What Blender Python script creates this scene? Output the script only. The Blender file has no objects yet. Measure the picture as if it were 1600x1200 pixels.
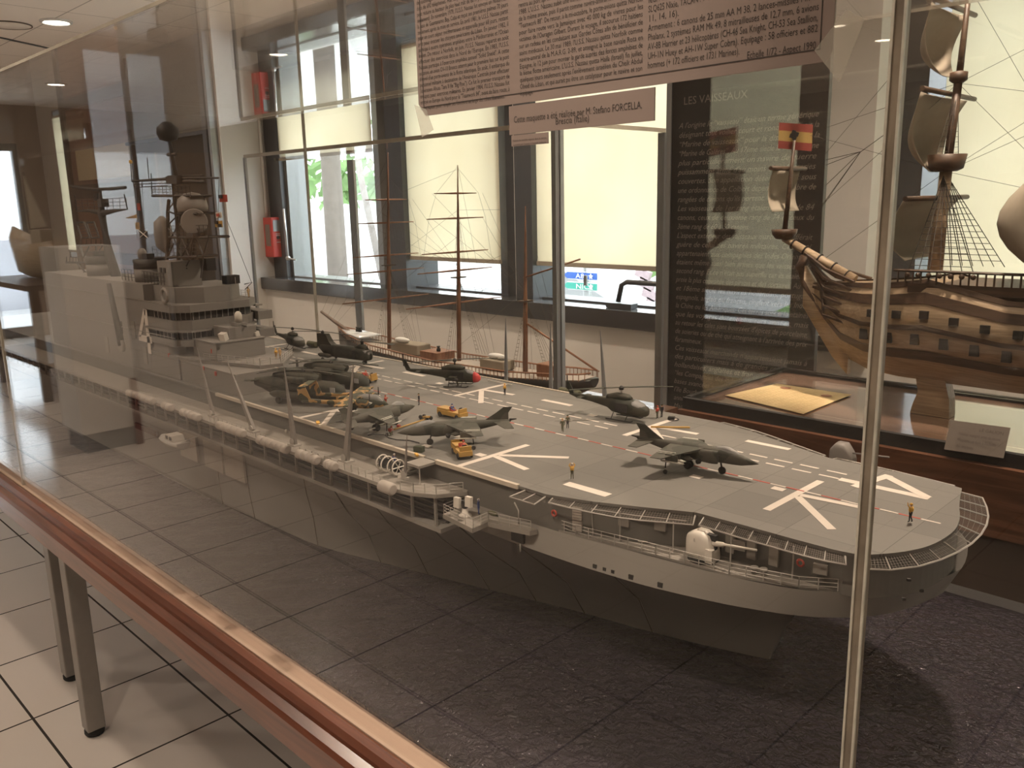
import bpy, bmesh, math, random
from mathutils import Vector, Matrix
random.seed(7)
S = bpy.context.scene
COL = S.collection
PI = math.pi
# ---------------------------------------------------------------- camera
EYE = 1.43                                   # eye height above the floor, metres
ROT = Matrix(((0.70726318, -0.13409079, 0.69411703),
              (0.70663847, 0.16325209, -0.68848444),
              (-0.02099663, 0.97742949, 0.2102159)))
cam = bpy.data.cameras.new('camera'); cam.sensor_width = 36; cam.lens = 36*1320/1600; cam.clip_start = 0.02; cam.clip_end = 200
co = bpy.data.objects.new('camera', cam); COL.objects.link(co)
co.matrix_world = Matrix.Translation((0, 0, EYE)) @ ROT.to_4x4()
S.camera = co
# ---------------------------------------------------------------- light
S.view_settings.view_transform = 'Standard'; S.view_settings.look = 'None'
S.view_settings.exposure = 0.78; S.view_settings.gamma = 1; S.view_settings.use_curve_mapping = False
S.cycles.max_bounces = 8; S.cycles.diffuse_bounces = 3; S.cycles.glossy_bounces = 6
S.cycles.transmission_bounces = 6; S.cycles.transparent_max_bounces = 32
S.cycles.sample_clamp_indirect = 4.0; S.cycles.caustics_reflective = False; S.cycles.caustics_refractive = False
S.cycles.use_denoising = True
W = bpy.data.worlds.new('World'); S.world = W; W.use_nodes = True
wn = W.node_tree.nodes; wl = W.node_tree.links
bg = wn['Background']; bg.inputs[1].default_value = 4.2
wtc = wn.new('ShaderNodeTexCoord'); wsx = wn.new('ShaderNodeSeparateXYZ'); wl.new(wtc.outputs['Generated'], wsx.inputs[0])
wr = wn.new('ShaderNodeValToRGB'); wr.color_ramp.elements[0].color = (.5, .55, .62, 1); wr.color_ramp.elements[1].color = (.86, .93, 1, 1)
wr.color_ramp.elements[0].position = .45; wr.color_ramp.elements[1].position = .56
wm_ = wn.new('ShaderNodeMath'); wm_.operation = 'MULTIPLY_ADD'; wm_.inputs[1].default_value = .5; wm_.inputs[2].default_value = .5
wl.new(wsx.outputs[2], wm_.inputs[0]); wl.new(wm_.outputs[0], wr.inputs[0]); wl.new(wr.outputs[0], bg.inputs[0])
CEIL = 2.62
DOWNLIGHTS = [(-0.55, 1.75, 18), (-0.9, -0.35, 5), (-2.7, 2.45, 12), (-2.6, .1, 5.5), (-4.6, 2.1, 7), (-4.6, -1.2, 8), (-6.1, 2.03, 7),
              (-7.6, .2, 9), (1.4, 2.0, 9), (1.4, -1.0, 9), (-2.9, -2.6, 11), (-6.3, -2.6, 8), (-9, -1.8, 8)]
LIGHTS = []
for (x, y, w) in DOWNLIGHTS:
    l = bpy.data.lights.new('downlight_beam', 'SPOT'); l.energy = w*5.0; l.color = (1, .83, .67); l.shadow_soft_size = .05
    l.spot_size = 2.5; l.spot_blend = .9
    o = bpy.data.objects.new('downlight_beam', l); COL.objects.link(o); o.location = (x, y, CEIL-.03); LIGHTS.append(o)
# spots added to brighten the hull and the galleon, no such fixtures visible
ADDED_SPOTS = [((-.35, -.15), (-.80, .95, .95), 32, .62), ((-1.9, -.2), (-2.0, .9, .95), 9, .7), ((-.5, 1.0), (-.6, 2.0, 1.15), 19, .8)]
for (xy, tgt, w, sz) in ADDED_SPOTS:
    l = bpy.data.lights.new('added_spot_beam', 'SPOT'); l.energy = w; l.color = (1, .84, .68); l.shadow_soft_size = .035; l.spot_size = sz; l.spot_blend = .8
    o = bpy.data.objects.new('added_spot_beam', l); COL.objects.link(o); o.location = (*xy, CEIL-.09)
    o.rotation_euler = (Vector(tgt)-o.location).to_track_quat('-Z', 'Y').to_euler()
# ---------------------------------------------------------------- helpers
def at(px, py, ax, v):
    """point of the ray through a photo pixel where coordinate ax has value v (z measured from eye level)"""
    d = ROT @ Vector((px-800, -(py-600), -1320.)); k = v/d['xyz'.index(ax)]
    return Vector((d.x*k, d.y*k, d.z*k+EYE))
def tag(o, label=None, cat=None, group=None, kind=None):
    if label: o['label'] = label
    if cat: o['category'] = cat
    if group: o['group'] = group
    if kind: o['kind'] = kind
    return o
def thing(name, loc, label, cat, group=None, rz=0):
    o = bpy.data.objects.new(name, None); COL.objects.link(o); o.location = loc; o.empty_display_size = .05
    o.rotation_euler = (0, 0, rz); return tag(o, label, cat, group)
def woff(p):
    v = Vector((0, 0, 0))
    while p is not None: v += p.location; p = p.parent
    return v
class M:
    def __init__(s): s.b = bmesh.new(); s.mi = 0
    def face(s, vs):
        try: f = s.b.faces.new(vs); f.material_index = s.mi; f.smooth = False; return f
        except ValueError: return None
    def box(s, x0, y0, z0, x1, y1, z1):
        v = [s.b.verts.new(p) for p in ((x0,y0,z0),(x1,y0,z0),(x1,y1,z0),(x0,y1,z0),(x0,y0,z1),(x1,y0,z1),(x1,y1,z1),(x0,y1,z1))]
        for q in ((0,3,2,1),(4,5,6,7),(0,1,5,4),(1,2,6,5),(2,3,7,6),(3,0,4,7)): s.face([v[i] for i in q])
        return s
    def cbox(s, c, d, rz=0, rx=0, ry=0):
        m = Matrix.Translation(c) @ Matrix.Rotation(rz,4,'Z') @ Matrix.Rotation(ry,4,'Y') @ Matrix.Rotation(rx,4,'X')
        n0 = len(s.b.verts); a, b_, c_ = d[0]/2, d[1]/2, d[2]/2; s.box(-a,-b_,-c_,a,b_,c_); s.b.verts.ensure_lookup_table()
        for v in s.b.verts[n0:]: v.co = m @ v.co
        return s
    def poly(s, pts): s.face([s.b.verts.new(p) for p in pts]); return s
    def prism(s, pts, vec):
        vec = Vector(vec); a = [s.b.verts.new(p) for p in pts]; b_ = [s.b.verts.new(Vector(p)+vec) for p in pts]; n = len(a)
        s.face(a[::-1]); s.face(b_)
        for i in range(n): s.face([a[i], a[(i+1)%n], b_[(i+1)%n], b_[i]])
        return s
    def loft(s, secs, cap=True, smooth=True, closed=True):
        R_ = [[s.b.verts.new(p) for p in sec] for sec in secs]
        for i in range(len(R_)-1):
            n = len(R_[i])
            for j in range(n if closed else n-1):
                f = s.face([R_[i][j], R_[i][(j+1)%n], R_[i+1][(j+1)%n], R_[i+1][j]])
                if f: f.smooth = smooth
        if cap and closed: s.face(R_[0][::-1]); s.face(R_[-1])
        return s
    def tube(s, pts, r, n=6, cap=True):
        pts = [Vector(p) for p in pts]; rr = r if isinstance(r, (list, tuple)) else [r]*len(pts); secs = []
        for i, p in enumerate(pts):
            t = (pts[min(i+1, len(pts)-1)]-pts[max(i-1, 0)]).normalized()
            u = t.orthogonal() if i == 0 or abs(t.dot(Vector((0,0,1)))) > .999 else t.cross(Vector((0,0,1)))
            if abs(t.z) < .999: u = t.cross(Vector((0,0,1)))
            else: u = Vector((1,0,0))
            u.normalize(); w = t.cross(u)
            secs.append([p+(u*math.cos(2*PI*k/n)+w*math.sin(2*PI*k/n))*rr[i] for k in range(n)])
        return s.loft(secs, cap, n > 5)
    def bars(s, segs, r, n=4):
        for a, b_ in segs: s.tube([a, b_], r, n)
        return s
    def ell(s, c, r, nu=12, nv=8):
        c = Vector(c); r = r if isinstance(r, (list, tuple)) else (r, r, r); secs = []
        for i in range(nv+1):
            t = PI*i/nv-PI/2; k = max(math.cos(t), 1e-3)
            secs.append([c+Vector((r[0]*k*math.cos(2*PI*j/nu), r[1]*k*math.sin(2*PI*j/nu), r[2]*math.sin(t))) for j in range(nu)])
        return s.loft(secs)
    def lathe(s, prof, c, n=14, axis='z'):
        c = Vector(c); secs = []
        for r_, h_ in prof:
            ring = []
            for j in range(n):
                a = 2*PI*j/n; x, y = max(r_, 1e-4)*math.cos(a), max(r_, 1e-4)*math.sin(a)
                ring.append(c+(Vector((x, y, h_)) if axis == 'z' else Vector((h_, x, y)) if axis == 'x' else Vector((y, h_, x))))
            secs.append(ring)
        return s.loft(secs)
    def torus(s, c, R_, r, nrm='y', n=20, m=6):
        c = Vector(c); pts = []
        u, w = {'y': (Vector((1,0,0)), Vector((0,0,1))), 'x': (Vector((0,1,0)), Vector((0,0,1))), 'z': (Vector((1,0,0)), Vector((0,1,0)))}[nrm]
        q = u.cross(w); rings = []
        for i in range(n+1):
            a = 2*PI*i/n; d = u*math.cos(a)+w*math.sin(a)
            rings.append([c+d*(R_+r*math.cos(2*PI*k/m))+q*r*math.sin(2*PI*k/m) for k in range(m)])
        return s.loft(rings, False)
    def build(s, name, mat, parent=None, scale=1, bevel=0, solid=0, label=None):
        me = bpy.data.meshes.new(name); off = woff(parent)
        if scale != 1: bmesh.ops.scale(s.b, vec=(scale,)*3, verts=s.b.verts)
        if off.length: bmesh.ops.translate(s.b, vec=-off, verts=s.b.verts)
        bmesh.ops.recalc_face_normals(s.b, faces=s.b.faces)
        s.b.to_mesh(me); s.b.free()
        for m_ in (mat if isinstance(mat, (list, tuple)) else [mat]): me.materials.append(m_)
        o = bpy.data.objects.new(name, me); COL.objects.link(o); o.parent = parent
        if bevel:
            d = o.modifiers.new('bevel', 'BEVEL'); d.width = bevel; d.segments = 2; d.limit_method = 'ANGLE'
        if solid:
            d = o.modifiers.new('solid', 'SOLIDIFY'); d.thickness = solid; d.offset = 0
        if label: o['label'] = label
        return o
def structure(o): o['kind'] = 'structure'; return o
def dup(root, loc, rz=None, label=None, group=None):
    r = root.copy(); COL.objects.link(r); r.location = loc
    if rz is not None: r.rotation_euler = (0, 0, rz)
    if label: r['label'] = label
    if group: r['group'] = group
    for ch in list(root.children):
        c = ch.copy(); COL.objects.link(c); c.parent = r
        for g in list(ch.children):
            d = g.copy(); COL.objects.link(d); d.parent = c
    return r
# ---------------------------------------------------------------- materials
def nm(name):
    m = bpy.data.materials.new(name); m.use_nodes = True; return m, m.node_tree.nodes, m.node_tree.links
def mat(name, c, rough=.5, metal=0, var=.12, scale=30, bump=0, emit=0, spec=.5, alpha=1):
    m, n, l = nm(name); p = n['Principled BSDF']
    p.inputs['Roughness'].default_value = rough; p.inputs['Metallic'].default_value = metal; p.inputs['Specular IOR Level'].default_value = spec
    tc = n.new('ShaderNodeTexCoord'); nz = n.new('ShaderNodeTexNoise'); nz.inputs['Scale'].default_value = scale; nz.inputs['Detail'].default_value = 5
    l.new(tc.outputs['Object'], nz.inputs['Vector'])
    mx = n.new('ShaderNodeMix'); mx.data_type = 'RGBA'; mx.inputs[6].default_value = (*[v*(1-var) for v in c], 1); mx.inputs[7].default_value = (*[min(1, v*(1+var)) for v in c], 1)
    l.new(nz.outputs['Fac'], mx.inputs[0]); l.new(mx.outputs[2], p.inputs['Base Color'])
    if bump:
        b = n.new('ShaderNodeBump'); b.inputs['Strength'].default_value = bump; b.inputs['Distance'].default_value = .01; l.new(nz.outputs['Fac'], b.inputs['Height']); l.new(b.outputs[0], p.inputs['Normal'])
    if emit: p.inputs['Emission Color'].default_value = (*c, 1); p.inputs['Emission Strength'].default_value = emit
    if alpha < 1: p.inputs['Alpha'].default_value = alpha
    return m
def glassmat(name, f0=.04, tint=(.93, .93, .91), rough=0.0, haze=0, strength=1.0):
    """thin sheet: transparent mixed with a mirror by Schlick's Fresnel term, plus a faint diffuse layer varied by noise"""
    m, n, l = nm(name); n.remove(n['Principled BSDF']); out = n['Material Output']
    g = n.new('ShaderNodeNewGeometry'); dp = n.new('ShaderNodeVectorMath'); dp.operation = 'DOT_PRODUCT'
    l.new(g.outputs['Incoming'], dp.inputs[0]); l.new(g.outputs['Normal'], dp.inputs[1])
    ab = n.new('ShaderNodeMath'); ab.operation = 'ABSOLUTE'; l.new(dp.outputs['Value'], ab.inputs[0])
    sb = n.new('ShaderNodeMath'); sb.operation = 'SUBTRACT'; sb.inputs[0].default_value = 1; l.new(ab.outputs[0], sb.inputs[1])
    pw = n.new('ShaderNodeMath'); pw.operation = 'POWER'; pw.inputs[1].default_value = 5; l.new(sb.outputs[0], pw.inputs[0])
    ma = n.new('ShaderNodeMath'); ma.operation = 'MULTIPLY_ADD'; ma.inputs[1].default_value = (1-f0)*strength; ma.inputs[2].default_value = f0*strength; l.new(pw.outputs[0], ma.inputs[0])
    t = n.new('ShaderNodeBsdfTransparent'); t.inputs[0].default_value = (*tint, 1)
    gl = n.new('ShaderNodeBsdfGlossy'); gl.inputs['Roughness'].default_value = rough; gl.inputs[0].default_value = (1, 1, 1, 1)
    mx = n.new('ShaderNodeMixShader'); l.new(ma.outputs[0], mx.inputs[0]); l.new(t.outputs[0], mx.inputs[1]); l.new(gl.outputs[0], mx.inputs[2])
    res = mx
    if haze:  # pale diffuse mixed in faintly by noise
        d = n.new('ShaderNodeBsdfDiffuse'); d.inputs[0].default_value = (.8, .78, .74, 1)
        nz = n.new('ShaderNodeTexNoise'); nz.inputs['Scale'].default_value = 3; nz.inputs['Detail'].default_value = 6; tc = n.new('ShaderNodeTexCoord'); l.new(tc.outputs['Object'], nz.inputs['Vector'])
        mm = n.new('ShaderNodeMath'); mm.operation = 'MULTIPLY'; mm.inputs[1].default_value = haze*2; l.new(nz.outputs['Fac'], mm.inputs[0])
        m2 = n.new('ShaderNodeMixShader'); l.new(mm.outputs[0], m2.inputs[0]); l.new(mx.outputs[0], m2.inputs[1]); l.new(d.outputs[0], m2.inputs[2]); res = m2
    l.new(res.outputs[0], out.inputs['Surface']); return m
def gridmat(name, c, line, sx, sy, ox, oy, w, rough=.3, var=.06, axes='xy', stagger=0, bump=0):
    """tiles or panels of size sx, sy with thin joints; offsets ox, oy in object space"""
    m, n, l = nm(name); p = n['Principled BSDF']; p.inputs['Roughness'].default_value = rough
    tc = n.new('ShaderNodeTexCoord'); sp = n.new('ShaderNodeSeparateXYZ'); l.new(tc.outputs['Object'], sp.inputs[0]); ds = []; cells = []
    for ax, sz, of in ((axes[0], sx, ox), (axes[1], sy, oy)):
        a = n.new('ShaderNodeMath'); a.operation = 'SUBTRACT'; a.inputs[1].default_value = of; l.new(sp.outputs['xyz'.index(ax)], a.inputs[0])
        q = n.new('ShaderNodeMath'); q.operation = 'DIVIDE'; q.inputs[1].default_value = sz; l.new(a.outputs[0], q.inputs[0])
        fl = n.new('ShaderNodeMath'); fl.operation = 'FLOOR'; l.new(q.outputs[0], fl.inputs[0]); cells.append(fl)
        pp = n.new('ShaderNodeMath'); pp.operation = 'PINGPONG'; pp.inputs[1].default_value = sz/2
        l.new(a.outputs[0], pp.inputs[0]); ds.append(pp)
    mn = n.new('ShaderNodeMath'); mn.operation = 'MINIMUM'
    # ping-pong over half a cell peaks at the cell centre: distance to the nearest joint
    l.new(ds[0].outputs[0], mn.inputs[0]); l.new(ds[1].outputs[0], mn.inputs[1])
    lt = n.new('ShaderNodeMath'); lt.operation = 'LESS_THAN'; lt.inputs[1].default_value = w; l.new(mn.outputs[0], lt.inputs[0])
    cv = n.new('ShaderNodeCombineXYZ'); l.new(cells[0].outputs[0], cv.inputs[0]); l.new(cells[1].outputs[0], cv.inputs[1])
    wn_ = n.new('ShaderNodeTexWhiteNoise'); l.new(cv.outputs[0], wn_.inputs['Vector'])
    nz = n.new('ShaderNodeTexNoise'); nz.inputs['Scale'].default_value = 6; nz.inputs['Detail'].default_value = 6; l.new(tc.outputs['Object'], nz.inputs['Vector'])
    ad = n.new('ShaderNodeMath'); ad.operation = 'ADD'; l.new(wn_.outputs['Value'], ad.inputs[0]); l.new(nz.outputs['Fac'], ad.inputs[1])
    hv = n.new('ShaderNodeMath'); hv.operation = 'MULTIPLY'; hv.inputs[1].default_value = .5; l.new(ad.outputs[0], hv.inputs[0])
    m1 = n.new('ShaderNodeMix'); m1.data_type = 'RGBA'; m1.inputs[6].default_value = (*[v*(1-var) for v in c], 1); m1.inputs[7].default_value = (*[min(1, v*(1+var)) for v in c], 1); l.new(hv.outputs[0], m1.inputs[0])
    m2 = n.new('ShaderNodeMix'); m2.data_type = 'RGBA'; m2.inputs[7].default_value = (*line, 1); l.new(lt.outputs[0], m2.inputs[0]); l.new(m1.outputs[2], m2.inputs[6])
    l.new(m2.outputs[2], p.inputs['Base Color']); return m
def wood(name, c1, c2, rough=.35, scale=(1, 14, 14), coat=0):
    m, n, l = nm(name); p = n['Principled BSDF']; p.inputs['Roughness'].default_value = rough; p.inputs['Coat Weight'].default_value = coat; p.inputs['Coat Roughness'].default_value = .15
    tc = n.new('ShaderNodeTexCoord'); mp = n.new('ShaderNodeMapping'); mp.inputs['Scale'].default_value = scale; l.new(tc.outputs['Object'], mp.inputs[0])
    nz = n.new('ShaderNodeTexNoise'); nz.inputs['Scale'].default_value = 2.5; nz.inputs['Detail'].default_value = 8; nz.inputs['Distortion'].default_value = 1.5; l.new(mp.outputs[0], nz.inputs['Vector'])
    r = n.new('ShaderNodeValToRGB'); r.color_ramp.elements[0].position = .35; r.color_ramp.elements[1].position = .68
    r.color_ramp.elements[0].color = (*c1, 1); r.color_ramp.elements[1].color = (*c2, 1); l.new(nz.outputs['Fac'], r.inputs[0]); l.new(r.outputs[0], p.inputs['Base Color']); return m
def camo(name, cols, scale=18, rough=.7):
    m, n, l = nm(name); p = n['Principled BSDF']; p.inputs['Roughness'].default_value = rough
    tc = n.new('ShaderNodeTexCoord'); nz = n.new('ShaderNodeTexNoise'); nz.inputs['Scale'].default_value = scale; nz.inputs['Detail'].default_value = 1; l.new(tc.outputs['Object'], nz.inputs['Vector'])
    r = n.new('ShaderNodeValToRGB'); r.color_ramp.interpolation = 'CONSTANT'; e = r.color_ramp.elements
    e[0].color = (*cols[0], 1); e[1].position = .47; e[1].color = (*cols[1], 1)
    if len(cols) > 2: q = e.new(.57); q.color = (*cols[2], 1)
    l.new(nz.outputs['Fac'], r.inputs[0]); l.new(r.outputs[0], p.inputs['Base Color']); return m
G = dict(
 hull=mat('hull grey paint', (.27, .255, .235), .55, var=.07, scale=9), deckedge=mat('pale deck edge', (.50, .44, .36), .6),
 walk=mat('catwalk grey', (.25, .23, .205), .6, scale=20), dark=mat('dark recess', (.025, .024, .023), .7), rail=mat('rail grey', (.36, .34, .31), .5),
 white=mat('marking white', (.62, .56, .50), .7, var=.12, scale=60), red=mat('marking red', (.42, .07, .05), .7), mast=mat('mast black', (.035, .032, .03), .6),
 isl=mat('island grey', (.20, .185, .17), .6, var=.08, scale=12), dome=mat('radome grey', (.22, .20, .185), .5), raft=mat('raft canister cream', (.40, .36, .32), .5),
 cream=mat('gun shield cream', (.62, .58, .52), .45, var=.05), olive=camo('olive camouflage', [(.022, .025, .017), (.040, .038, .026)], 40), harr=camo('grey green camouflage', [(.045, .047, .036), (.075, .072, .058)], 30),
 black=mat('black', (.012, .012, .012), .6), rubber=mat('rubber', (.02, .02, .02), .8), yel=mat('tractor yellow', (.42, .25, .06), .5), yelv=mat('yellow cloth', (.72, .42, .08), .7),
 redv=mat('red cloth', (.42, .07, .05), .6), bluev=mat('blue cloth', (.05, .08, .22), .7), oliv=mat('olive cloth', (.10, .10, .06), .7), tanv=mat('tan cloth', (.50, .33, .16), .7), skin=mat('painted skin', (.6, .36, .24), .6),
 darkcl=mat('dark cloth', (.04, .04, .045), .7), desert=camo('desert camouflage', [(.03, .036, .02), (.42, .25, .09), (.06, .065, .035)], 40), missile=mat('missile white', (.7, .68, .62), .4),
 canopy=mat('canopy plastic', (.5, .5, .5), .1, var=.02, alpha=.45), red_nose=mat('red nose cover', (.5, .05, .05), .5), silver=mat('silver', (.6, .6, .6), .3, 1),
 wallw=mat('white wall paint', (.70, .68, .65), .75, var=.04, scale=3), frame=mat('anodised frame', (.075, .08, .09), .4, .3), frame_l=mat('grey aluminium', (.30, .31, .32), .4, .6),
 sill=mat('dark granite sill', (.055, .057, .06), .12, var=.25, scale=90, spec=.8), redbox=mat('signal red', (.62, .05, .04), .35, var=.04), label=mat('label paper', (.235, .18, .155), .75, var=.03, scale=4), ink=mat('printing ink', (.05, .04, .035), .8),
 panel=mat('black exhibition panel', (.022, .021, .02), .35, var=.1), pale=mat('pale lettering', (.21, .19, .165), .7), sail=mat('sail cloth', (.34, .295, .235), .9, var=.12, scale=50), rope=mat('rope', (.035, .03, .025), .9),
 hullwood=wood('galleon planking', (.29, .21, .135), (.46, .35, .235), .5, (3, 40, 40)), darkwood=wood('dark galleon wood', (.04, .023, .014), (.09, .052, .031), .5, (3, 30, 30)), spar=wood('spar wood', (.22, .09, .05), (.36, .18, .10), .5, (20, 20, 4)),
 tablew=wood('varnished red wood', (.105, .032, .017), (.20, .065, .034), .28, (1, 16, 16), .4), inner=mat('pale inner board', (.50, .37, .29), .6, var=.06), legm=mat('grey painted metal', (.30, .28, .26), .4, .5), 
 brownw=wood('dark walnut', (.085, .037, .02), (.19, .09, .05), .3, (1.2, 18, 18), .3), ptop=wood('reddish table top', (.26, .16, .115), (.38, .25, .19), .07, (1, 9, 9), 1.0),
 paper=mat('yellow parchment', (.78, .60, .33), .7, var=.25, scale=14), greenm=mat('leaves', (.20, .34, .13), .8, var=.7, scale=3), trunk=mat('palm bark', (.22, .19, .17), .9, var=.3, scale=14, bump=.4), ground=mat('pale paving', (.5, .5, .5), .9),
 signb=mat('sign blue', (.02, .10, .42), .5), signg=mat('sign green', (.02, .32, .25), .5), signw=mat('sign white', (.85, .85, .85), .5), acr=mat('acrylic edge', (.50, .46, .38), .25, var=.25, scale=25),
 tape=mat('adhesive tape', (.6, .56, .48), .4, alpha=.35), lens=mat('lamp lens', (1, .86, .66), .4, emit=14, var=0), wheelm=mat('hose black', (.03, .03, .03), .7), boatg=mat('boat grey', (.40, .38, .35), .55), green=mat('crate green', (.04, .05, .03), .7))
# ---------------------------------------------------------------- room shell
floor_m = gridmat('floor tiles', (.72, .65, .59), (.05, .045, .04), .40, .40, -2.145, .945, .0035, rough=.16, var=.05)
ceil_m = gridmat('ceiling tiles', (.86, .79, .72), (.45, .40, .36), .60, .60, -5.2, 1.4, .004, rough=.9, var=.02)
XW, XE, YS, YN = -11.0, 4.0, -5.5, 3.32
structure(M().box(XW-.2, YS-.2, -.12, XE+.2, YN+.2, 0).build('floor', floor_m))
structure(M().box(XW-.2, YS-.2, CEIL, XE+.2, YN+.3, CEIL+.12).build('ceiling', ceil_m))
taupe = mat('taupe wall panelling', (.30, .235, .19), .6, var=.15, scale=2)
structure(M().box(XW, YS-.2, 0, XE, YS, CEIL).build('wall_south', taupe))
structure(M().box(XE, YS-.2, 0, XE+.2, YN+.2, CEIL).build('wall_east', G['wallw']))
# west wall with a glazed door opening
wm = M(); wm.box(XW-.2, YS, 0, XW, -1.95, CEIL).box(XW-.2, -.9, 0, XW, YN, CEIL).box(XW-.2, -1.95, 2.2, XW, -.9, CEIL); structure(wm.build('wall_west', taupe))
SILL = EYE-.5
WINX = [(-5.72, -4.42), (-4.28, -3.30), (-3.17, -1.62), (-1.20, .9), (1.05, 3.2), (-10.3, -9.3)]
HEAD = 2.30
m = M(); m.box(XW, YN, 0, XE, YN+.18, SILL-.01); m.box(XW, YN, HEAD, XE, YN+.18, CEIL)
xs = sorted(WINX); cur = XW
for a, b in xs: m.box(cur, YN, SILL-.01, a, YN+.18, HEAD); cur = b
m.box(cur, YN, SILL-.01, XE, YN+.18, HEAD); structure(m.build('wall_north', G['wallw']))
structure(M().box(-5.73, 3.135, 0, 1.9, 3.319, SILL-.085).build('trim_1', G['wallw']))              # wall below the sill
structure(M().box(-5.73, 3.10, SILL-.085, 3.5, 3.34, SILL).build('trim_2', G['sill'], bevel=.004))
structure(M().box(-7.25, 2.885, 0, -5.73, 3.319, CEIL).build('wall_pier', G['wallw']))
structure(M().box(-1.60, 2.95, SILL, -1.22, 3.319, CEIL).build('wall_pillar', G['wallw']))
structure(M().box(-5.73, 3.02, CEIL-.25, 3.5, 3.319, CEIL).build('trim_3', G['frame_l']))
glass_room = glassmat('window glass', tint=(.95, .97, .97))
blind_m, n, l = nm('yellow roller blind cloth'); n.remove(n['Principled BSDF'])
tl = n.new('ShaderNodeBsdfTranslucent'); df = n.new('ShaderNodeBsdfDiffuse'); ad = n.new('ShaderNodeMixShader'); ad.inputs[0].default_value = .35
tc = n.new('ShaderNodeTexCoord'); nz = n.new('ShaderNodeTexNoise'); nz.inputs['Scale'].default_value = 2.5; nz.inputs['Detail'].default_value = 8; l.new(tc.outputs['Object'], nz.inputs['Vector'])
rp = n.new('ShaderNodeValToRGB'); rp.color_ramp.elements[0].color = (.88, .82, .68, 1); rp.color_ramp.elements[1].color = (.95, .90, .77, 1); rp.color_ramp.elements[0].position = .3; rp.color_ramp.elements[1].position = .7
l.new(nz.outputs['Fac'], rp.inputs[0]); l.new(rp.outputs[0], tl.inputs[0]); l.new(rp.outputs[0], df.inputs[0])
l.new(tl.outputs[0], ad.inputs[1]); l.new(df.outputs[0], ad.inputs[2]); l.new(ad.outputs[0], n['Material Output'].inputs[0])
BL = {0: 1.775, 1: 1.125, 2: 1.128, 3: 1.06, 4: 1.1, 5: 1.02}
names = ['window beside the red call box', 'window behind the main mast', 'window with the direction signs', 'window behind the galleon', 'window right of the galleon', 'window beyond the dark cabinet']
for i, (a, b) in enumerate(WINX):
    wt = thing('window_%d' % (i+1), (a, YN, SILL), None, None); wt['kind'] = 'structure'
    f = M(); t = .055
    f.box(a, YN-.06, SILL, a+(.20 if i == 0 else t), YN+.10, HEAD).box(b-t, YN-.06, SILL, b, YN+.10, HEAD).box(a+t, YN-.06, SILL, b-t, YN+.10, SILL+.008).box(a+t, YN-.06, HEAD-t, b-t, YN+.10, HEAD)
    f.build('window_frame', G['frame'] if i != 0 else G['frame_l'], wt)
    M().box(a+t, YN+.03, SILL+.009, b-t, YN+.036, HEAD-t).build('pane', glass_room, wt)
    bt = thing('roller_blind', (a, YN-.09, BL[i]), 'yellow roller blind, '+('mostly raised, in the ' if i == 0 else 'pulled down, in the ')+names[i], 'blind', 'yellow roller blinds on the windows')
    M().box(a+.10, YN-.092, BL[i], b-.02, YN-.090, HEAD+.05).build('blind_cloth', blind_m, bt)
    M().box(a+.10, YN-.10, BL[i]-.022, b-.02, YN-.082, BL[i]).build('bottom_bar', G['sail'], bt)
    M().tube([(a+.10, YN-.09, HEAD+.08), (b-.02, YN-.09, HEAD+.08)], .025, 10).build('roller_tube', G['frame_l'], bt)
    if i == 2: M().tube([(-2.72, YN-.092, BL[i]-.02), (-2.72, YN-.092, BL[i]-.06)], .0015, 4).cbox((-2.72, YN-.092, BL[i]-.085), (.018, .01, .05)).build('pull_tab', G['frame_l'], bt)
# dark mullions between windows
mu_ = [(at(611, 400, 'y', YN-.13).x, at(634, 400, 'y', YN-.13).x), (at(806, 400, 'y', YN-.13).x, at(832, 400, 'y', YN-.13).x)]
for k, (a, b) in enumerate(mu_): structure(M().box(a, YN-.13, SILL, b, YN+.12, CEIL-.25).build('trim_%d' % (4+k), G['frame']))
structure(M().box(-5.735, YN-.10, SILL, -5.55, YN+.02, CEIL-.25).build('trim_6', G['frame']))
structure(M().box(-1.235, YN-.14, SILL, -1.14, YN+.02, CEIL-.25).build('trim_7', G['frame']))
# window stay and handle
ws = thing('window_stay', (-5.45, YN-.12, 1.1), 'thin steel stay with a ball end on the leftmost window frame', 'window fitting')
M().tube([(-5.50, YN-.12, 1.42), (-5.49, YN-.12, 1.08)], .008, 6).build('rod', G['silver'], ws)
M().ell((-5.49, YN-.12, 1.07), .018).tube([(-5.49, YN-.12, 1.07), (-5.40, YN-.11, 1.06)], .007, 5).build('pivot', G['silver'], ws)
hd = thing('casement_lever', (-2.72, YN-.12, SILL), 'dark bow shaped window handle standing on the sill below the blind near the signs', 'handle')
hc = at(672, 450, 'y', YN-.1)
hy = YN-.15
hx = at(966, 455, 'y', hy).x; M().tube([(hx, hy, SILL+.03), (hx+.02, hy, SILL+.11), (hx+.05, hy, SILL+.125), (hx+.24, hy, SILL+.125), (hx+.27, hy, SILL+.10)], .012, 8).build('bar', G['frame'], hd)
M().cbox((hx+.02, hy, SILL+.013), (.15, .05, .024)).build('base_plate', G['frame'], hd)
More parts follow.
